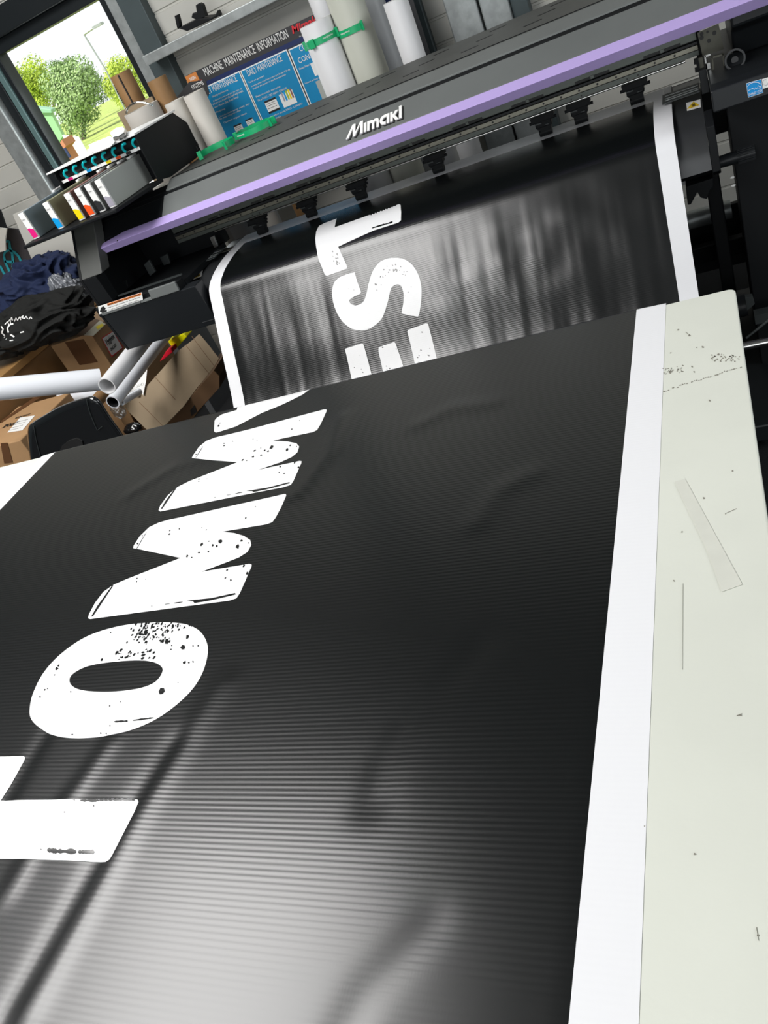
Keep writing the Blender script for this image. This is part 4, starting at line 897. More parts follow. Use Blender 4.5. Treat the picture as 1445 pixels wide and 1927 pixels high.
MB().prism([(-2.240, 2.595, 1.424), (-1.800, 2.595, 1.424), (-1.800, 2.905, 1.424), (-1.95, 2.86, 1.424), (-2.170, 2.79, 1.424)], (0, 0, 0.006)).build('hood_lid', 'white', IU, bevel=0.001)  # white colour stands in for sky reflected in the glossy lid
MB().prism([(-2.208, 2.66, TRZ), (-1.8125, 2.66, TRZ), (-1.8125, 2.88, TRZ), (-1.95, 2.85, TRZ), (-2.165, 2.77, TRZ)], (0, 0, 1.4235 - TRZ)).build('hood_body', 'black', IU)
MB().box(-2.2085, -1.8125, 2.615, 2.659, 1.376, 1.386).build('label_rail', 'label', IU)
for i in range(8):
    x = -2.166 + i * 0.0485
    h = MB(); pts = cr([(x - 0.006, 2.612, 1.388), (x - 0.008, 2.606, 1.398), (x - 0.003, 2.603, 1.408), (x + 0.006, 2.604, 1.414), (x + 0.010, 2.612, 1.412)], 0.004)
    h.path(pts, 0.0045, 8); h.build('hook', 'cyan', IU)
    mt = ['magenta', 'label', 'inkcyan', 'label', 'inkyellow', 'inkorange', 'inkblack', 'label'][i]
    MB().box(x - 0.011, x + 0.011, 2.6135, 2.6149, 1.3765, 1.3855).build('slot_label', mt, IU)
MB().cyl((-2.208, 2.635, 1.403), (-1.813, 2.635, 1.403), 0.014, None, 16).build('ink_rail', 'blacksat', IU)
# cartridges: one builder, copied
def cartridge_parts(x, mats_, lmat, label):
    t = thing('ink_cartridge', label, 'ink cartridge', (x, 2.39, TRZ), 'ink cartridges on the printer tray')
    x0, x1 = x - 0.0125, x + 0.0125
    MB().ext([(2.395, TRZ), (2.392, TRZ + 0.098), (2.66, TRZ + 0.098), (2.66, TRZ)], x0, x1).build('body', mats_, t, bevel=0.002)
    MB().ext([(2.387, TRZ + 0.001), (2.384, TRZ + 0.097), (2.3915, TRZ + 0.0975), (2.3945, TRZ + 0.001)], x0 - 0.0005, x1 + 0.0005).build('front_label', 'label', t, bevel=0.0008)
    MB().prism([(x0, 2.3862, TRZ + 0.006), (x1, 2.3862, TRZ + 0.006), (x1, 2.3853, TRZ + 0.034), (x0 + 0.010, 2.3850, TRZ + 0.042), (x0, 2.3850, TRZ + 0.042)], (0, -0.0006, 0)).build('colour_patch', lmat, t)
    text_mesh('LUS-1', (x - 0.009, 2.3836, TRZ + 0.072), (1, 0, 0), (0, 0, 1), 0.014, 0.004, 'txtblack', 'label_writing', t, 0.0004)
    m_ = MB(); m_.box(x0 + 0.006, x1 - 0.006, 2.60, 2.655, TRZ + 0.0985, TRZ + 0.106); m_.build('spout', 'label', t, bevel=0.002)
for i, bm_, lm, lab in ((0, 'c_grey', 'magenta', 'ink cartridge with magenta patch at the left end of the tray'), (2, 'c_blue', 'inkcyan', 'ink cartridge with cyan patch second from the left'),
                        (4, 'c_olive', 'inkyellow', 'ink cartridge with yellow patch in the middle of the tray'), (5, 'c_red', 'inkorange', 'ink cartridge with orange patch right of the yellow one'),
                        (6, 'c_dark', 'inkblack', 'ink cartridge with black patch second from the right'), (7, 'c_pale', 'inkgrey', 'pale ink cartridge with grey patch at the right end of the tray')):
    x = (-2.258, 0, -2.132, 0, -2.027, -1.976, -1.928, -1.880)[i]
    cartridge_parts(x, {0: 'c_blue', 2: 'c_olive', 4: 'c_red', 5: 'c_dark', 6: 'c_dark', 7: 'c_grey'}[i], lm, lab)
# scraper on the lid
sk = thing('scraper', 'scraper with translucent blade and black handle lying on the ink unit lid', 'scraper', tuple(PZ(190, 278, 1.425)))
zt_ = 1.4305
MB().prism([PZ(u, v, zt_) for u, v in ((167, 274), (208, 257), (217, 268), (208, 278), (178, 290), (172, 286))], (0, 0, 0.003)).build('blade', 'blade', sk, bevel=0.001)
MB().prism([PZ(u, v, zt_) for u, v in ((211, 257), (222, 248), (236, 245), (240, 249), (238, 257), (228, 264), (216, 266))], (0, 0, 0.016)).build('handle', 'gloss', sk, bevel=0.005, seg=3)

# ================================================================== ROLLS BEHIND THE PRINTER
def vroll(p_top_l, p_top_r, y, zbot, mname, label, group, core='kraft', zt=None, name='media_roll', top=None):
    a = PY(*p_top_l, y); b = PY(*p_top_r, y); r = abs(b.x - a.x) / 2; cx = (a.x + b.x) / 2; z1 = (a.z + b.z) / 2 if top is None else top
    t = thing(name, label, 'roll', (cx, y, zbot), group)
    MB().tube((cx, y, zbot), (cx, y, z1), r, r * 0.62).build('sheet', mname, t)
    MB().tube((cx, y, zbot + 0.003), (cx, y, z1 - 0.006), r * 0.615, r * 0.55, mi=0).build('core', core, t)
    return t, cx, r, z1
G = 'media rolls standing behind the printer'
# edges taken along the printer's back edge
vroll((620, 189), (673, 167), 3.36, 0.0, 'paper', 'white roll with green band standing behind the printer', G, top=PY(594, 40, 3.36).z)
vroll((677, 166), (734, 141), 3.40, 0.0, 'cream_roll', 'cream roll with green band, taller, right of the white banded roll', G, top=PY(640, 0, 3.40).z + 0.03)
vroll((722, 150), (768, 131), 3.62, 0.0, 'grey_roll', 'tall grey roll between the cream roll and the narrow white roll', G, top=1.95)
vroll((763, 130), (804, 113), 3.30, 0.0, 'paper', 'narrow white roll farthest right behind the printer', G, top=PY(742, -1, 3.30).z)
vroll((594, 34), (628, 18), 3.62, 0.0, 'paper', 'white roll rising behind the green-banded white roll', G, top=1.95)
vroll((500, 430), (530, 420), 3.45, 0.0, 'warm_roll', 'warm white roll seen through the gap under the rail at its left end', G, top=1.10)
vroll((562, 410), (590, 400), 3.45, 0.0, 'kraft', 'brown tube seen through the gap under the printer rail', G, top=1.10)
vroll((845, 300), (905, 278), 3.60, 0.0, 'paper', 'wide white roll seen through the gap under the rail right of the middle', G, top=1.12)
# pair on the printer top
for u0, v0, u1, v1, lab, tp_ in ((366, 310, 394, 298, 'shorter warm white roll beside the ink unit on the printer top', PY(338, 192, 2.95).z), (398, 292, 427, 278, 'warm white roll leaning at the maintenance sign on the printer top', PY(371, 178, 2.95).z)):
    a = PZ(u0, v0, 1.2495); b = PZ(u1, v1, 1.2495)
    y = 2.985; a = PY(u0, v0 - 10, y); b = PY(u1, v1 - 10, y); r = (b.x - a.x) / 2 + 0.004; cx = (a.x + b.x) / 2
    t = thing('media_roll', lab, 'roll', (cx, y, 1.2466), 'short rolls on the printer top')
    MB().tube((cx, y, 1.2475), (cx, y, tp_ + 0.01), r, r * 0.8).build('sheet', 'warm_roll', t)
    MB().tube((cx, y, 1.249), (cx, y, tp_ + 0.004), r * 0.79, r * 0.7).build('core', 'warm_roll', t)
# brown tubes and box behind the ink unit
def tubeb(u0, v0, u1, v1, zb, y, mname, label, name='cardboard_tube', hollow=0.85, grp='cardboard tubes by the window'):
    a = PY(u0, v0, y); b = PY(u1, v1, y); r = (b.x - a.x) / 2; cx = (a.x + b.x) / 2; zt = (a.z + b.z) / 2
    o = MB().tube((cx, y, zb), (cx, y, zt), r, r * hollow).build(name, mname); o.data.materials.append(M[mname])
    return tag(o, label, 'tube' if 'tube' in name else 'roll', grp), cx, r, zt
BENCH_Z = 1.18
sh = thing('back_shelf', 'shelf against the window wall carrying tubes and rolls', 'shelf', (-2.3, 3.35, BENCH_Z - 0.03))
MB().box(-2.75, -2.02, 3.14, 3.58, BENCH_Z - 0.03, BENCH_Z).build('shelf_board', 'board', sh, bevel=0.003)
for x in (-2.7, -2.08): MB().box(x, x + 0.04, 3.25, 3.56, 0, BENCH_Z - 0.0305).build('leg', 'steelframe', sh)
o1, cx1, r1, zt1 = tubeb(209, 143, 242, 132, BENCH_Z, 3.36, 'kraft', 'taller brown cardboard tube with a dark slit standing in front of the window')
m_ = MB(); m_.box(cx1 + r1 * .30, cx1 + r1 * .42, 3.36 - r1 * 1.0, 3.36 - r1 * .85, BENCH_Z + .05, zt1 - 0.005); s1 = m_.build('slit', 'txtblack', o1)
m_ = MB()
for i in range(14): m_.box(cx1 - r1 * .75, cx1 - r1 * .62, 3.36 - r1 * .80, 3.36 - r1 * .6, zt1 - .03 - i * .0085, zt1 - .034 - i * .0085)
m_.build('printed_dashes', 'txtblack', o1)
tubeb(278, 152, 310, 143, BENCH_Z, 3.30, 'kraft', 'shorter smooth brown cardboard tube right of the slit tube')
t2 = thing('paper_reel', 'short wide off-white reel in front of the slit cardboard tube', 'roll', (PY(265, 205, 3.22).x, 3.22, BENCH_Z))
a = PY(238, 213, 3.22); b = PY(292, 193, 3.22); r2 = (b.x - a.x) / 2
MB().tube(((a.x + b.x) / 2, 3.22, BENCH_Z + 0.001), ((a.x + b.x) / 2, 3.22, (a.z + b.z) / 2), r2, r2 * .9).build('sheet', 'warm_roll', t2)
m_ = MB(); q = PY(221, 212, 3.30); m_.box(q.x, q.x + 0.20, 3.296, 3.302, BENCH_Z, q.z); o = m_.build('card_sheet', 'cardl'); tag(o, 'upright pale card sheet behind the wide off-white reel', 'card')
ca = [PY(u, v, 3.05) for u, v in ((238, 214), (240, 204), (250, 195), (262, 192), (275, 194), (287, 198))]
m_ = MB(); m_.path(cr([tuple(p) for p in ca], 0.01), 0.004, 8); tag(m_.build('clear_strap', 'clear'), 'clear curved plastic strap in front of the off-white reel', 'strap')

# green roll bands
def band(name, c, rx_, ry_, a0, a1, h, label, text=None, group='green roll bands', rotz=0.0, tabs=None):
    t = thing(name, label, 'roll band', tuple(c), group); c = Vector(c); th = 0.0024; n = 34; m_ = MB()
    A = [a0 + (a1 - a0) * i / n for i in range(n + 1)]
    cr_, sr_ = math.cos(rotz), math.sin(rotz)
    def pt_(a_, off, z):
        x, y = math.cos(a_) * (rx_ + off), math.sin(a_) * (ry_ + off); return c + Vector((x * cr_ - y * sr_, x * sr_ + y * cr_, z))
    vv = []
    for a_ in A: vv += [pt_(a_, 0, -h / 2), pt_(a_, th, -h / 2), pt_(a_, th, h / 2), pt_(a_, 0, h / 2)]
    ff = []
    for i in range(n):
        b = 4 * i; ff += [(b, b + 1, b + 5, b + 4), (b + 1, b + 2, b + 6, b + 5), (b + 2, b + 3, b + 7, b + 6), (b + 3, b, b + 4, b + 7)]
    ff += [(0, 3, 2, 1), (4 * n, 4 * n + 1, 4 * n + 2, 4 * n + 3)]
    m_.add(vv, ff, 0, True); m_.build('band', 'green', t)
    for a_ in (tabs if tabs else (a0, a1)):
        p_ = pt_(a_, 0.001, 0); q_ = pt_(a_, 0.02, 0); rad = (q_ - p_).normalized(); tn = Vector((-rad.y, rad.x, 0)) * 0.003
        e = MB(); w_ = 0.012; hz = h * .72
        e.prism([p_ - rad * 0.004 - tn + Vector((0, 0, -hz)), p_ + rad * w_ - tn + Vector((0, 0, -hz)), p_ + rad * w_ - tn + Vector((0, 0, hz)), p_ - rad * .004 - tn + Vector((0, 0, hz))], tn * 2)
        e.build('end_tab', 'green', t, bevel=0.001)
    if text is not None:
        L_ = 0.045; mbx = MB()
        text_mesh('suspens', Vector((0, 0, 0)), (1, 0, 0), (0, 0, 1), L_, 0.007, 'label', 'x', None, 0.0003, mb=mbx)
        mbx.v = [tuple(pt_(text + v[0] / rx_, th + 0.0004 - v[1], v[2] - 0.003)) for v in mbx.v]
        mbx.build('band_writing', 'label', t)
    return t
HP = math.pi
def roll_at(u, v, y):
    p = PY(u, v, y); return p
# band on white roll (centre from its edges)
a = PY(620, 189, 3.36); b = PY(673, 167, 3.36); cx, rr = (a.x + b.x) / 2, (b.x - a.x) / 2
zz = PY(605, 75, 3.36 - rr).z
band('roll_band', (cx, 3.36, zz), rr + 0.001, rr + 0.001, -3.0, -0.15, 0.024, 'green clip band around the white roll behind the printer', text=-1.15)
MB().box(cx - rr * .45, cx - rr * .1, 3.36 - rr - 0.010, 3.36 - rr - 0.001, zz - 0.016, zz + 0.016).build('buckle', 'green', [o for o in C.objects if o.name.startswith('roll_band')][-1], bevel=0.002)
a = PY(677, 166, 3.40); b = PY(734, 141, 3.40); cx, rr = (a.x + b.x) / 2, (b.x - a.x) / 2
zz = PY(655, 60, 3.40 - rr).z
band('roll_band', (cx, 3.40, zz), rr + 0.001, rr + 0.001, -2.85, -0.85, 0.024, 'green clip band around the cream roll behind the printer', text=-2.2)
# loose bands on the printer top
c = PZ(483, 250, 1.2466)
band('roll_band', (c.x, c.y, 1.2466 + 0.0175), 0.080, 0.062, -0.30, -2 * math.pi + 0.12, 0.019, 'green clip band lying open on the printer top in front of the daily maintenance panel', text=-2.3, tabs=(-0.30, -2 * math.pi + 0.12, -3.0), rotz=-0.05)
c = PZ(413, 286, 1.2466)
band('roll_band', (c.x, c.y, 1.2466 + 0.0175), 0.068, 0.052, 3.35, -0.95, 0.021, 'green clip band lying on the printer top beside the warm white rolls', text=None, rotz=0.25)

# bracket on the beam
bkt = thing('wall_bracket', 'black two-pronged bracket lying on the galvanised wall beam', 'bracket', tuple(PY(370, 45, WY - 0.12)))
yk = WY - 0.13
MB().prism([PY(u, v, yk) for u, v in ((335, 53), (372, 35), (398, 33), (400, 36), (352, 59))], (0, 0.09, 0)).build('plate', 'black', bkt, bevel=0.003)
MB().prism([PY(u, v, yk) for u, v in ((328, 30), (333, 28), (338, 48), (336, 55), (333, 53))], (0, 0.03, 0)).build('prong', 'black', bkt, bevel=0.002)
MB().prism([PY(u, v, yk) for u, v in ((368, 10), (374, 6), (380, 9), (387, 31), (370, 38), (360, 33), (362, 25), (370, 24))], (0, 0.03, 0)).build('prong', 'black', bkt, bevel=0.002)
MB().prism([PY(u, v, yk) for u, v in ((405, 30), (409, 20), (413, 28), (412, 31))], (0, 0.03, 0)).build('foot_peg', 'black', bkt)

# ================================================================== MAINTENANCE SIGN
SY = 3.74
KZ = 320 / 1445.0
def Z5(x, y): return (320 + x * KZ, 30 + y * KZ)
sg = thing('maintenance_sign', 'dark sign board titled machine maintenance information with blue panels', 'sign', tuple(PY(470, 200, SY)))
a = PY(*Z5(132, 503), SY); b = PY(*Z5(1240, -15), SY)
bot = PY(*Z5(1190, 800), SY).z - 0.25
ztop = (a.z + b.z) / 2
xr_ = b.x + 0.42
MB().box(a.x, xr_, SY, SY + 0.006, bot, ztop).build('board', 'signdark', sg)
# navy band
n0 = PY(*Z5(300, 560), SY); n1 = PY(*Z5(300, 520), SY)
z_n1 = PY(*Z5(650, 395), SY - .001).z; z_n0 = PY(*Z5(600, 465), SY - .001).z
MB().box(a.x + 0.06, xr_, SY - 0.0012, SY - 0.0002, z_n0, z_n1).build('navy_band', 'signnavy', sg)
def panel(pl_top, pr_top, nm):
    l = PY(*pl_top, SY); r__ = PY(*pr_top, SY); z = (l.z + r__.z) / 2
    MB().box(l.x - 0.005, r__.x + 0.005, SY - 0.0016, SY - 0.0004, bot + 0.01, z + 0.005).build('panel_edge', 'label', sg, bevel=0.0)
    MB().box(l.x, r__.x, SY - 0.0026, SY - 0.0017, bot + 0.015, z).build('panel', 'signblue', sg)
panel(Z5(215, 640), Z5(590, 490), 'w'); panel(Z5(608, 475), Z5(985, 293), 'd'); panel(Z5(1012, 285), Z5(1420, 115), 'c')
def stext(body, x0, y0, x1, y1, h, m='signtxt', bold=0.0, dy=0.0032):
    u0, v0 = Z5(x0, y0); u1, v1 = Z5(x1, y1); a = PY(u0, v0, SY - dy); b = PY(u1, v1, SY - dy)
    text_mesh(body, a, (1, 0, 0), (0, 0, 1), b.x - a.x, h * KZ * mpp(u0, v0, SY), M[m], 'sign_writing', sg, 0.0006, 0, bold)
stext('MACHINE  MAINTENANCE  INFORMATION', 306, 517, 1013, 185, 64, bold=0.004, dy=0.0012)
stext('WEEKLY MAINTENANCE', 255, 700, 580, 563, 50, bold=0.0)
stext('DAILY MAINTENANCE', 668, 515, 957, 380, 50, bold=0.0)
stext('COMMONLY', 1108, 305, 1330, 205, 42, bold=0.0); stext('CONSUMED', 1098, 405, 1330, 300, 42, bold=0.0)
stext('Turn on printer:', 670, 580, 806, 520, 18); stext('Power the printer on and leave to warm up at the start of the day', 695, 610, 1024, 462, 17); stext('to allow the heaters to reach temperature', 708, 632, 985, 500, 17)
stext('Perform nozzle test print:', 735, 700, 943, 610, 18); stext('Go to FUNC1 - TEST PRINT - SCAN DIR', 750, 728, 998, 622, 16)
stext('If needed perform cleaning FUNC2 - CLEANING', 820, 885, 1127, 752, 18); stext('until nozzles clear', 900, 875, 944, 858, 13)
stext('Weekly maintenance:', 362, 700, 502, 648, 18); stext('At the start of every week clean the wiper, cap', 370, 735, 616, 632, 16); stext('and the area around the head with swabs', 365, 760, 628, 655, 16); stext('and check the fluid level', 380, 785, 585, 700, 16)
stext('Flushing:', 398, 830, 474, 798, 18); stext('Clean the media sensor weekly, wipe', 420, 868, 676, 748, 16); stext('the platen and pinch rollers', 425, 888, 600, 805, 16); stext('Custom wiper clean', 460, 920, 652, 832, 18)
stext('Conduct Printer Service', 1100, 460, 1225, 400, 16); stext('Wipers and caps', 1150, 585, 1265, 530, 16)
def pic(x0, y0, x1, y1, h, top=True, m='label'):
    u0, v0 = Z5(x0, y0); u1, v1 = Z5(x1, y1); a = PY(u0, v0, SY); b = PY(u1, v1, SY); hh = h * KZ * mpp(u0, v0, SY)
    MB().box(a.x, b.x, SY - 0.0036, SY - 0.0027, a.z, a.z + hh).build('picture', m, sg)
    if top: MB().box(a.x, b.x, SY - 0.0042, SY - 0.0037, a.z + hh * .85, a.z + hh).build('picture_bar', 'txtblack', sg); MB().box(a.x, b.x, SY - 0.0042, SY - 0.0037, a.z, a.z + hh * .14).build('picture_bar', 'txtblack', sg)
    if top:
        for kq in (.35, .55, .7): MB().box(a.x + .006, b.x - .008, SY - 0.0042, SY - 0.0037, a.z + hh * kq, a.z + hh * (kq + .03)).build('picture_line', 'inkblack', sg)
pic(845, 830, 940, 790, 100); pic(972, 780, 1083, 732, 105, False); pic(575, 1010, 640, 985, 75); pic(675, 960, 735, 935, 75)
a = PY(*Z5(985, 755), SY)
for i, mm in enumerate(('inkgrey', 'inkcyan', 'leafy', 'inkyellow', 'c_red')): MB().box(a.x + i * 0.012, a.x + .008 + i * 0.012, SY - 0.0042, SY - 0.0037, a.z + .015, a.z + .055).build('picture_bar', mm, sg)
pic(1235, 510, 1290, 490, 100, False); pic(1300, 715, 1360, 690, 150, False, 'c_grey')
a = PY(*Z5(1045, 155), SY - .001); text_mesh('Mimaki', a, (1, 0, 0), (0, 0, 1), 0.14, 0.030, M['signred'], 'sign_writing', sg, 0.0006, 0.2, 0.03)
stext('For further help', 1102, 185, 1180, 150, 14)
a = PY(*Z5(140, 545), SY); 
MB().box(a.x, a.x + 0.065, SY - 0.0012, SY - 0.0003, ztop - 0.038, ztop - 0.002).build('logo_patch', 'signorg', sg)
text_mesh('SIGN', Vector((a.x + 0.018, SY - 0.0014, ztop - 0.028)), (1, 0, 0), (0, 0, 1), 0.034, 0.014, M['signtxt'], 'sign_writing', sg, 0.0006, 0, 0.02)
MB().box(a.x + .004, a.x + 0.075, SY - 0.0012, SY - 0.0003, ztop - 0.046, ztop - 0.040).build('logo_line', 'signred', sg)
# second board in front, left
SY2 = 3.60
s2 = thing('systems_sign', 'dark angled sign board partly hidden behind the warm white rolls', 'sign', tuple(PY(350, 180, SY2)))
q = [Z5(160, 562), Z5(300, 545), Z5(330, 650), Z5(300, 800), Z5(60, 800), Z5(35, 722)]
MB().prism([PY(u, v, SY2) for u, v in q], (0, 0.005, 0)).build('board', 'signdark', s2)
q0 = PY(350, 190, SY2); MB().box(q0.x - .012, q0.x + .012, SY2 + .006, SY2 + .02, 0, q0.z).build('stand_pole', 'steelframe', s2)
a = PY(*Z5(222, 614), SY2 - .0005); b = PY(*Z5(292, 585), SY2 - .0005)
text_mesh('SYSTEMS', a + Vector((-0.02, -.0006, 0)), (1, 0, 0), (0, 0, 1), b.x - a.x + 0.02, 0.018, M['signtxt'], 'sign_writing', s2, 0.0006, 0, 0.01)
MB().prism([PY(*Z5(x, y), SY2 - .0005) for x, y in ((175, 672), (210, 640), (212, 665), (230, 662), (235, 720), (180, 720))], (0, -0.0006, 0)).build('figure', 'label', s2)

# ================================================================== LEFT SIDE CLUTTER
# pale board and dark logo banner left of the printer
o = MB().prism([PY(u, v, 3.30) for u, v in ((24, 404), (140, 355), (165, 500), (150, 560), (90, 560))], (0, 0.012, 0)).build('pale_board', 'board', bevel=0.001)
tag(o, 'plain pale grey board standing left of the printer below the ink tray', 'board')
rb = thing('logo_banner', 'charcoal display board with teal line logo at the left edge', 'display board', tuple(PY(20, 520, 3.70)))
MB().prism([PY(u, v, 3.70) for u, v in ((-60, 420), (34, 432), (110, 560), (110, 700), (-60, 700))], (0, 0.01, 0)).build('board', 'charcoal', rb)
lg = MB(); LY = 3.694
def lline(pts, wd=2.0):
    for i in range(len(pts) - 1):
        (u0, v0), (u1, v1) = pts[i], pts[i + 1]; dx, dy = u1 - u0, v1 - v0; l = math.hypot(dx, dy); nx, ny = -dy / l * wd, dx / l * wd
        lg.prism([PY(u0 + nx, v0 + ny, LY), PY(u1 + nx, v1 + ny, LY), PY(u1 - nx, v1 - ny, LY), PY(u0 - nx, v0 - ny, LY)], (0, 0.003, 0))
kk = 200 / 1445.0
def Lp(pts): return [(x * kk, 420 + y * kk) for x, y in pts]
lline(Lp([(60, 250), (120, 248), (135, 340), (165, 420), (178, 540), (170, 600)]), 2.2)
lline(Lp([(60, 520), (175, 530)]), 2.4)
lline(Lp([(0, 580), (50, 680), (140, 770), (120, 640), (70, 530), (52, 440), (70, 390), (120, 368), (190, 390), (250, 450), (290, 530), (290, 620), (220, 690), (190, 670), (175, 560)]), 2.0)
lline(Lp([(378, 560), (380, 620)]), 1.4)
lg.build('line_logo', 'logo', rb)
o = MB().prism([PY(u, v, 3.60) for u, v in ((-30, 425), (12, 431), (10, 448), (9, 455), (10, 472), (-30, 482))], (0, 0.01, 0)).build('white_sheet', 'board'); tag(o, 'pale sheet at the left edge above the teal logo', 'sheet')
o = MB().prism([PY(u, v, 3.62) for u, v in ((-30, 390), (0, 395), (12, 430), (-30, 426))], (0, 0.01, 0)).build('dark_panel', 'black'); tag(o, 'small black panel at the left edge above the pale sheet', 'panel')
# desk
dk = thing('wooden_desk', 'oak desk with clothes heaped on it at the left', 'desk', (-3.6, 2.8, 0))
DX = -3.14; DZ = 0.75
MB().box(-4.6, DX, 2.20, 3.55, DZ - 0.035, DZ).build('desk_top', 'wood', dk, bevel=0.003)
MB().box(DX - 0.03, DX - 0.006, 2.25, 3.50, 0, DZ - 0.036).build('side_panel', 'woodd', dk)
MB().box(-4.5, DX - 0.035, 2.25, 2.27, 0.3, DZ - 0.036).build('front_panel', 'woodd', dk)
# labelled carton
def carton(name, label, x0, x1, y0, y1, z0, z1, parts=True, top='cardl', col='card'):
    t = thing(name, label, 'box', ((x0 + x1) / 2, (y0 + y1) / 2, z0)); MB().box(x0, x1, y0, y1, z0, z1).build('box_body', col, t, bevel=0.004)
    return t
c0 = PX(95, 651, -3.10)
bx0, by0, bz1 = -3.10, c0.y, c0.z
bxr = PY(174, 634, by0).x
bt = carton('cardboard_box', 'cardboard box with a red-bordered white label under the printer end', bx0, bxr, by0, by0 + 0.55, 0.0, bz1)
MB().prism([PY(u, v, by0 - 0.001) for u, v in ((122, 644), (157, 638), (184, 681), (150, 687))], (0, -0.001, 0)).build('parcel_tape', 'ptape', bt)
MB().prism([PX(u, v, bxr + 0.001) for u, v in ((191, 636), (213, 622), (232, 655), (210, 672))], (0.001, 0, 0)).build('label_border', 'signred', bt)
lbx = MB().prism([PX(u, v, bxr + 0.0022) for u, v in ((192.5, 637), (212.5, 624), (230, 654.5), (210.5, 669.5))], (0.0006, 0, 0)).build('label', 'label', bt)
a = PX(204, 652, bxr + 0.0035); b = PX(219, 640, bxr + 0.0035)
text_mesh('Hygiene', a, (0, 1, 0), (0, 0, 1), max(0.05, b.y - a.y), 0.035, M['txtblack'], 'box_writing', bt, 0.0006, 0.2, 0.01)
a = PX(209, 661, bxr + 0.0035); b = PX(221, 652, bxr + 0.0035)
text_mesh('UNICAST', a, (0, 1, 0), (0, 0, 1), max(0.05, b.y - a.y), 0.014, M['txtblack'], 'box_writing', bt, 0.0006)
MB().prism([PZ(u, v, bz1 + 0.0005) for u, v in ((158, 631), (188, 603), (199, 610), (176, 632))], (0, 0, 0.0008)).build('cream_strip', 'cream_tape', bt)
MB().prism([PZ(u, v, bz1 + 0.0020) for u, v in ((180, 615), (192, 609), (196, 612), (184, 620))], (0, 0, 0.0006)).build('yellow_sticker', 'inkyellow', bt)
MB().prism([PZ(u, v, bz1 + 0.0005) for u, v in ((96, 648), (128, 625), (172, 598), (188, 603), (158, 631), (130, 633))], (0, 0, 0.0015)).build('loose_flap', 'cardd', bt)
# horizontal white rolls
def hroll(p0, p1, r, mname, label, name='paper_roll', inner=None, hollow=.9, grp='paper rolls under the printer end'):
    o = MB().tube(p0, p1, r, r * hollow, 32, 0, 1).build(name, [mname, inner or mname]); return tag(o, label, 'roll', grp)
hroll(PY(-60, 738, 2.10), PY(190, 714, 2.40), 0.045, 'papergloss', 'long white paper roll lying across behind the lower cardboard box')
hroll(PY(120, 748, 2.68), PY(200, 732, 2.68), 0.045, 'papergloss', 'greyish white paper roll below the long roll, behind the black bin')
def ray_pt(u, v, y): return PY(u, v, y)
hroll(PY(201, 727, 2.24), PY(286, 620, 2.72), 0.035, 'paper', 'white paper roll with open end pointing at the table, above the dark ended roll', hollow=.88)
hroll(PY(212, 757, 2.33), PY(325, 612, 3.00), 0.029, 'papergloss', 'paler blue-white roll whose open end shows a dark inside', inner='inkblack', hollow=.85)
o = MB().tube(PY(180, 757, 2.50), PY(218, 715, 2.68), 0.028, 0.024).build('cardboard_tube', 'kraft'); tag(o, 'brown cardboard tube end under the white paper rolls', 'tube')
hroll(PY(228, 757, 2.46), PY(262, 737, 2.60), 0.016, 'papergloss', 'thin white roll end beside the torn white paper')
# clear plastic wrap by the rolls
def crumple(name, c, rx_, ry_, rz_, mname, label, cat, seed, amp=0.35, fr_=3.0, sub=4, parent=None, fold=0.0):
    bm = bmesh.new(); bmesh.ops.create_icosphere(bm, subdivisions=sub, radius=1.0)
    so = Vector((seed * 3.1, seed * 1.7, seed * .7))
    for v in bm.verts:
        n_ = v.co.normalized(); q = n_ * fr_ + so
        w_ = Vector((mnoise.noise(q * .8), mnoise.noise(q * .8 + Vector((9, 0, 0))), mnoise.noise(q * .8 + Vector((0, 9, 0)))))
        h_ = 0.9 * mnoise.noise(n_ * 1.3 + so) 
        g_ = n_ + w_ * 0.7
        f_ = abs(mnoise.noise(Vector((g_.x * 1.1, g_.y * 1.9, g_.z * 2.4)) + so)); f2 = abs(mnoise.noise(Vector((g_.x * 2.6, g_.y * 1.3, g_.z * 3.0)) + so * 2))
        d_ = amp * (0.55 * h_ + 0.75 * (0.30 - f_) * 1.2 + 0.35 * (0.25 - f2))
        v.co = Vector((n_.x * rx_, n_.y * ry_, n_.z * rz_)) * (1 + d_) + Vector(c)
    me = D.meshes.new(name); bm.to_mesh(me); bm.free(); me.materials.append(M[mname]); me.polygons.foreach_set('use_smooth', [True] * len(me.polygons))
    ob = D.objects.new(name, me); C.objects.link(ob)
    if parent is not None: attach(ob, parent)
    elif label: tag(ob, label, cat)
    return ob
crumple('plastic_wrap', PY(222, 772, 2.42), 0.028, 0.03, 0.035, 'plasticfilm', 'crumpled clear plastic wrap beside the dark ended roll', 'wrap', 2)
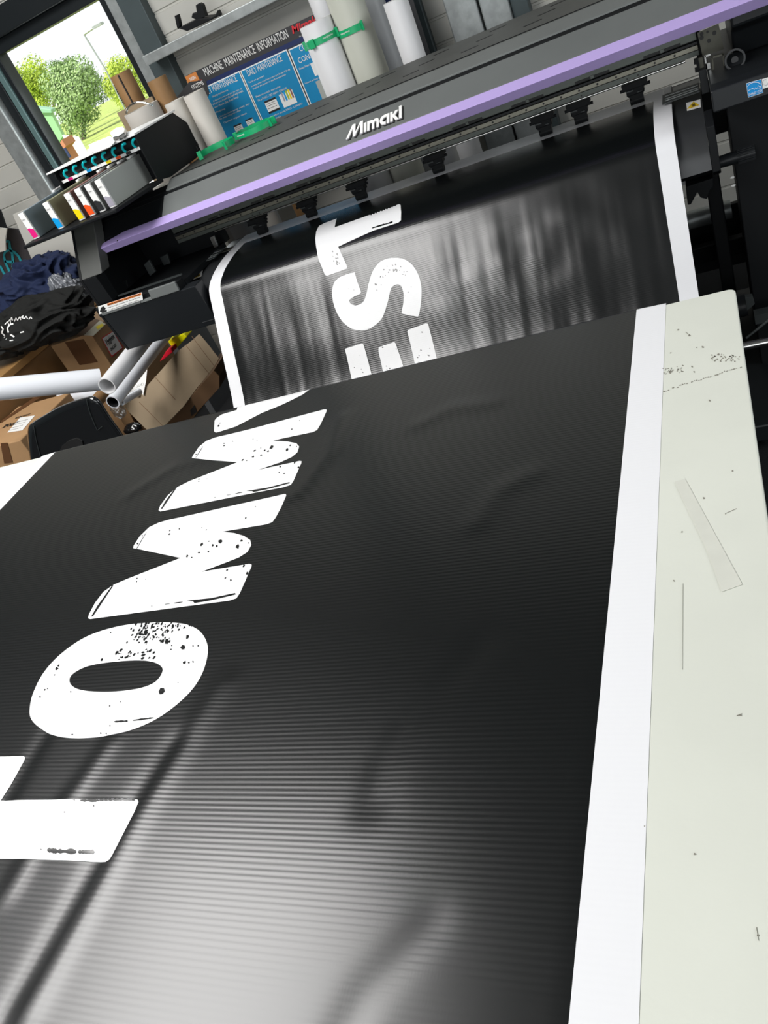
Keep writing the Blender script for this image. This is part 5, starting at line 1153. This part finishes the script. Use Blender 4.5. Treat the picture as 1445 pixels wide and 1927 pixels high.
# open carton under the printer
ob_ = thing('open_cardboard_box', 'open cardboard box with wide tan flap, yellow and red things inside', 'box', tuple(PY(330, 800, 2.75)))
fl = [(233, 762), (262, 742), (300, 700), (335, 660), (362, 640), (375, 628), (392, 648), (412, 674), (400, 697), (372, 728), (345, 765), (308, 803), (283, 815), (262, 795), (243, 776)]
def tilt(u, v, p0, nrm_, off=0.0):
    d = Vector(ray(u, v)); o = Vector((0, 0, CAM_H)); t = (Vector(p0) - o).dot(nrm_) / d.dot(nrm_); return o + d * t + nrm_ * off
fp0 = PY(320, 720, 2.75); fn_ = Vector((0.25, -0.55, 0.80)).normalized()
m_ = MB().prism([tilt(u, v, fp0, fn_) for u, v in fl], -fn_ * 0.005).build('flap', 'cardl', ob_, bevel=0.001)
mm = MB()
for (u0, v0), (u1, v1) in (((262, 757), (307, 802)), ((290, 708), (330, 752)), ((348, 648), (395, 705)), ((361, 633), (404, 690))):
    dx, dy = u1 - u0, v1 - v0; l = math.hypot(dx, dy); nx, ny = -dy / l * .5, dx / l * .5
    mm.prism([tilt(u0 + nx, v0 + ny, fp0, fn_, .0004), tilt(u1 + nx, v1 + ny, fp0, fn_, .0004), tilt(u1 - nx, v1 - ny, fp0, fn_, .0004), tilt(u0 - nx, v0 - ny, fp0, fn_, .0004)], fn_ * 0.0005)
mm.build('crease', 'cardd', m_)
# body below the flap
bb = MB(); fpts = [PY(u, v, 2.70) for u, v in ((310, 800), (346, 762), (402, 697), (413, 708), (413, 730), (372, 775), (330, 812))]
bb.prism(fpts, (-0.05, 0.35, 0)); bb.build('box_body', 'cardd', ob_, bevel=0.002)
MB().prism([PY(u, v, 2.697) for u, v in ((358, 772), (366, 762), (370, 775), (360, 783))], (0, -0.001, 0)).build('printed_symbol', 'txtblack', ob_)
MB().prism([PY(u, v, 2.78) for u, v in ((225, 752), (238, 765), (262, 815), (245, 822), (228, 790))], (0, 0.01, 0)).build('side_flap', 'card', ob_)
MB().prism([PY(u, v, 2.82) for u, v in ((236, 764), (262, 768), (285, 815), (255, 822))], (0, 0.01, 0)).build('side_flap', 'cardd', ob_)
crumple('black_bag', PY(250, 806, 2.70), 0.05, 0.03, 0.025, 'gloss', 'small shiny black bag in the open box beside the bin', 'bag', 6)
o = MB().prism([PY(u, v, 2.95) for u, v in ((315, 642), (345, 628), (352, 634), (330, 658), (322, 652))], (0, 0.06, 0.0)).build('yellow_packet', 'yellowp', bevel=0.004); tag(o, 'bright yellow packet at the back of the open box', 'packet')
o = MB().prism([PY(u, v, 2.90) for u, v in ((300, 681), (312, 661), (322, 655), (325, 663), (308, 677))], (0, 0.05, 0.0)).build('red_packet', 'redp', bevel=0.004); tag(o, 'red packet in the open box below the yellow packet', 'packet')
pp = MB().prism([tilt(u, v, fp0, fn_, .012) for u, v in ((232, 744), (256, 722), (268, 700), (280, 692), (277, 720), (272, 746), (266, 740), (263, 749), (250, 747))], fn_ * 0.0008).build('torn_paper', 'label'); tag(pp, 'torn white paper with printed letters lying on the tan flap', 'paper')
a = tilt(273, 722, fp0, fn_, .0135); b = tilt(259, 727, fp0, fn_, .0135); ud = (b - a).normalized(); up2 = -fn_.cross(ud) if fn_.cross(ud).z > 0 else fn_.cross(ud)
mbx = MB(); text_mesh('CATT', a, ud, fn_.cross(ud), (b - a).length, 0.014, 'x', 'x', None, 0.0004, mb=mbx); mbx.build('paper_writing', 'c_grey', pp)
# lower left carton
c1 = PZ(36, 829, 0.60); c2 = PZ(132, 738, 0.60)
cb = carton('cardboard_box', 'cardboard box with white address label at the lower left behind the table', c1.x - 0.34, (c1.x + c2.x) / 2, c1.y, c2.y, 0.0, 0.60)
MB().prism([PZ(u, v, 0.6012) for u, v in ((14, 814), (38, 786), (66, 782), (42, 810))], (0, 0, 0.0008)).build('address_label', 'label', cb)
MB().prism([PZ(u, v, 0.6012) for u, v in ((2, 806), (2, 796), (76, 748), (64, 748), (2, 792))], (0, 0, 0.0006)).build('parcel_tape', 'ptape', cb)
for i, (u, v) in enumerate(((17, 811), (22, 806), (27, 800), (32, 795))):
    a = PZ(u, v, 0.6024); text_mesh('Deliver to the print shop unit', a, (1, 0, 0), (0, 1, 0), 0.07, 0.006, M['txtblack'], 'label_writing', cb, 0.0003)
a = PZ(3, 806, 0.6016); text_mesh('SPOOO', a, (1, 0, 0), (0, 1, 0), 0.09, 0.03, M['txtblack'], 'box_writing', cb, 0.0004, 0, 0.03)
a = PZ(26, 789, 0.6016); text_mesh('VIOLSWY', a, (1, 0, 0), (0, 1, 0), 0.10, 0.018, M['txtblack'], 'box_writing', cb, 0.0004, 0, 0.01)
MB().prism([PY(u, v, c1.y - 0.001) for u, v in ((1, 834), (14, 833), (24, 870), (8, 872))], (0, -0.001, 0)).build('parcel_tape', 'ptape', cb)
# glossy black bin
bn = thing('pedal_bin', 'glossy black plastic bin with rounded lid behind the table edge', 'bin', tuple(PY(140, 830, 1.95)))
outl = [(52, 812), (54, 802), (62, 794), (85, 780), (110, 766), (140, 754), (168, 746), (179, 746), (190, 755), (200, 771), (214, 792), (228, 812), (236, 830), (236, 870), (190, 892), (120, 900), (66, 895), (57, 865), (53, 835)]
yb0 = 1.86
CO = Vector((0, 0, CAM_H))
core = cr([tuple(PY(u, v, yb0)) for u, v in outl + outl[:1]], 0.012)[:-1]
core = [Vector(p) for p in core]; cc = sum(core, Vector()) / len(core)
bm = bmesh.new(); rings = []
LV = [(0.0, 0.60), (0.0, .80), (0.001, .90), (0.006, .955), (0.016, .985), (0.035, 1.0), (0.12, 1.0), (0.20, 0.985), (0.235, .93), (0.25, .8)]
for dy, k in LV:
    ring = []
    for p in core:
        q = cc + (p - cc) * k; ring.append(bm.verts.new(q + (q - CO).normalized() * dy))
    rings.append(ring)
for i in range(len(rings) - 1):
    for j in range(len(core)): bm.faces.new((rings[i][j], rings[i][(j + 1) % len(core)], rings[i + 1][(j + 1) % len(core)], rings[i + 1][j]))
bm.faces.new(rings[0][::-1]); bm.faces.new(rings[-1]); bmesh.ops.recalc_face_normals(bm, faces=bm.faces)
me = D.meshes.new('bin_body'); bm.to_mesh(me); bm.free(); me.materials.append(M['gloss']); me.polygons.foreach_set('use_smooth', [True] * len(me.polygons))
o = D.objects.new('bin_body', me); C.objects.link(o); attach(o, bn)
yf_ = yb0 - 0.003
def bline(pts, wd, mname, nm):
    m_ = MB()
    for i in range(len(pts) - 1):
        (u0, v0), (u1, v1) = pts[i], pts[i + 1]; dx, dy = u1 - u0, v1 - v0; l = math.hypot(dx, dy); nx, ny = -dy / l * wd, dx / l * wd
        m_.prism([PY(u0 + nx, v0 + ny, yf_), PY(u1 + nx, v1 + ny, yf_), PY(u1 - nx, v1 - ny, yf_), PY(u0 - nx, v0 - ny, yf_)], (0, 0.004, 0))
    return m_.build(nm, mname, bn)
bline([(63, 802), (66, 820), (71, 842), (76, 860)], .45, 'dark', 'lid_seam'); bline([(162, 752), (168, 775), (178, 800), (183, 810)], .45, 'dark', 'lid_seam'); bline([(183, 810), (192, 803)], .5, 'dark', 'lid_seam')
m_ = MB(); m_.prism([PY(u, v, yf_ - .001) for u, v in ((111, 851), (116, 840), (130, 829), (144, 825), (154, 830), (158, 845), (150, 870), (112, 875))], (0, 0.004, 0)); m_.build('hand_hole', 'txtblack', bn)
# clothes
crumple('navy_jacket', PY(80, 532, 3.14), 0.235, 0.15, 0.125, 'navy', 'crumpled navy blue jacket on top of the clothes heap', 'jacket', 3, 0.55, 2.2, 6)
crumple('navy_sleeve', PY(2, 590, 3.12), 0.15, 0.12, 0.09, 'navy', 'dark navy garment at the left under the jacket', 'garment', 5, 0.5, 2.4, 5)
ts = crumple('black_shirt', PY(75, 604, 2.86), 0.30, 0.15, 0.105, 'blackcloth', 'crumpled black T-shirt with white print at the front of the heap', 'shirt', 8, 0.50, 2.0, 6)
crumple('shirt_hem', PY(5, 645, 2.80), 0.17, 0.11, 0.07, 'blackcloth', None, None, 9, 0.45, 2.0, 5, ts)
crumple('plastic_bag', PY(134, 553, 3.06), 0.085, 0.08, 0.11, 'silverbag', 'clear plastic wrapped garment between the clothes and the printer', 'bag', 12, 0.5, 3.4, 6)
crumple('grey_shirt', PY(140, 560, 3.12), 0.08, 0.07, 0.08, 'dark', 'grey garment inside the clear plastic beside the printer', 'garment', 13, 0.4, 2.0, 5)
# white print on the T-shirt (projected onto the cloth)
from mathutils.bvhtree import BVHTree
me = ts.data; bv = BVHTree.FromPolygons([v.co[:] for v in me.vertices], [p.vertices[:] for p in me.polygons])
def cloth(u, v, off=0.003):
    d = Vector(ray(u, v)).normalized(); h_ = bv.ray_cast(Vector((0, 0, CAM_H)), d)
    return (h_[0] - d * off) if h_[0] is not None else None
pr = MB()
def cpoly(pts):
    Q = [cloth(u, v) for u, v in pts]
    if all(q is not None for q in Q): pr.prism(Q, -(Vector(ray(*pts[0])).normalized()) * 0.001)
def cstroke(pts, wd):
    for i in range(len(pts) - 1):
        (u0, v0), (u1, v1) = pts[i], pts[i + 1]; dx, dy = u1 - u0, v1 - v0; l = math.hypot(dx, dy) or 1; nx, ny = -dy / l * wd, dx / l * wd
        cpoly([(u0 + nx, v0 + ny), (u1 + nx, v1 + ny), (u1 - nx, v1 - ny), (u0 - nx, v0 - ny)])
for w_ in ([(9, 611), (14, 605), (17, 612)], [(14, 607), (19, 601), (20, 609)], [(19, 603), (22, 597), (24, 603), (20, 600)], [(27, 605), (30, 598), (33, 603)], [(33, 603), (37, 596), (39, 602)], [(38, 598), (44, 594), (41, 598), (46, 599)], [(46, 600), (49, 595), (52, 600)], [(54, 601), (58, 596), (60, 600)]): cstroke([w_[i] for i in range(len(w_))], 0.9)
cstroke([(25, 609), (18, 611), (14, 617), (15, 624), (20, 630), (27, 634)], 1.5)
cstroke([(2, 614), (6, 620), (3, 626), (9, 632)], 1.3); cstroke([(8, 634), (12, 638)], 1.6); cstroke([(38, 626), (45, 624)], 1.2); cstroke([(18, 641), (25, 640)], 1.0)
pr.build('white_print', 'label', ts)
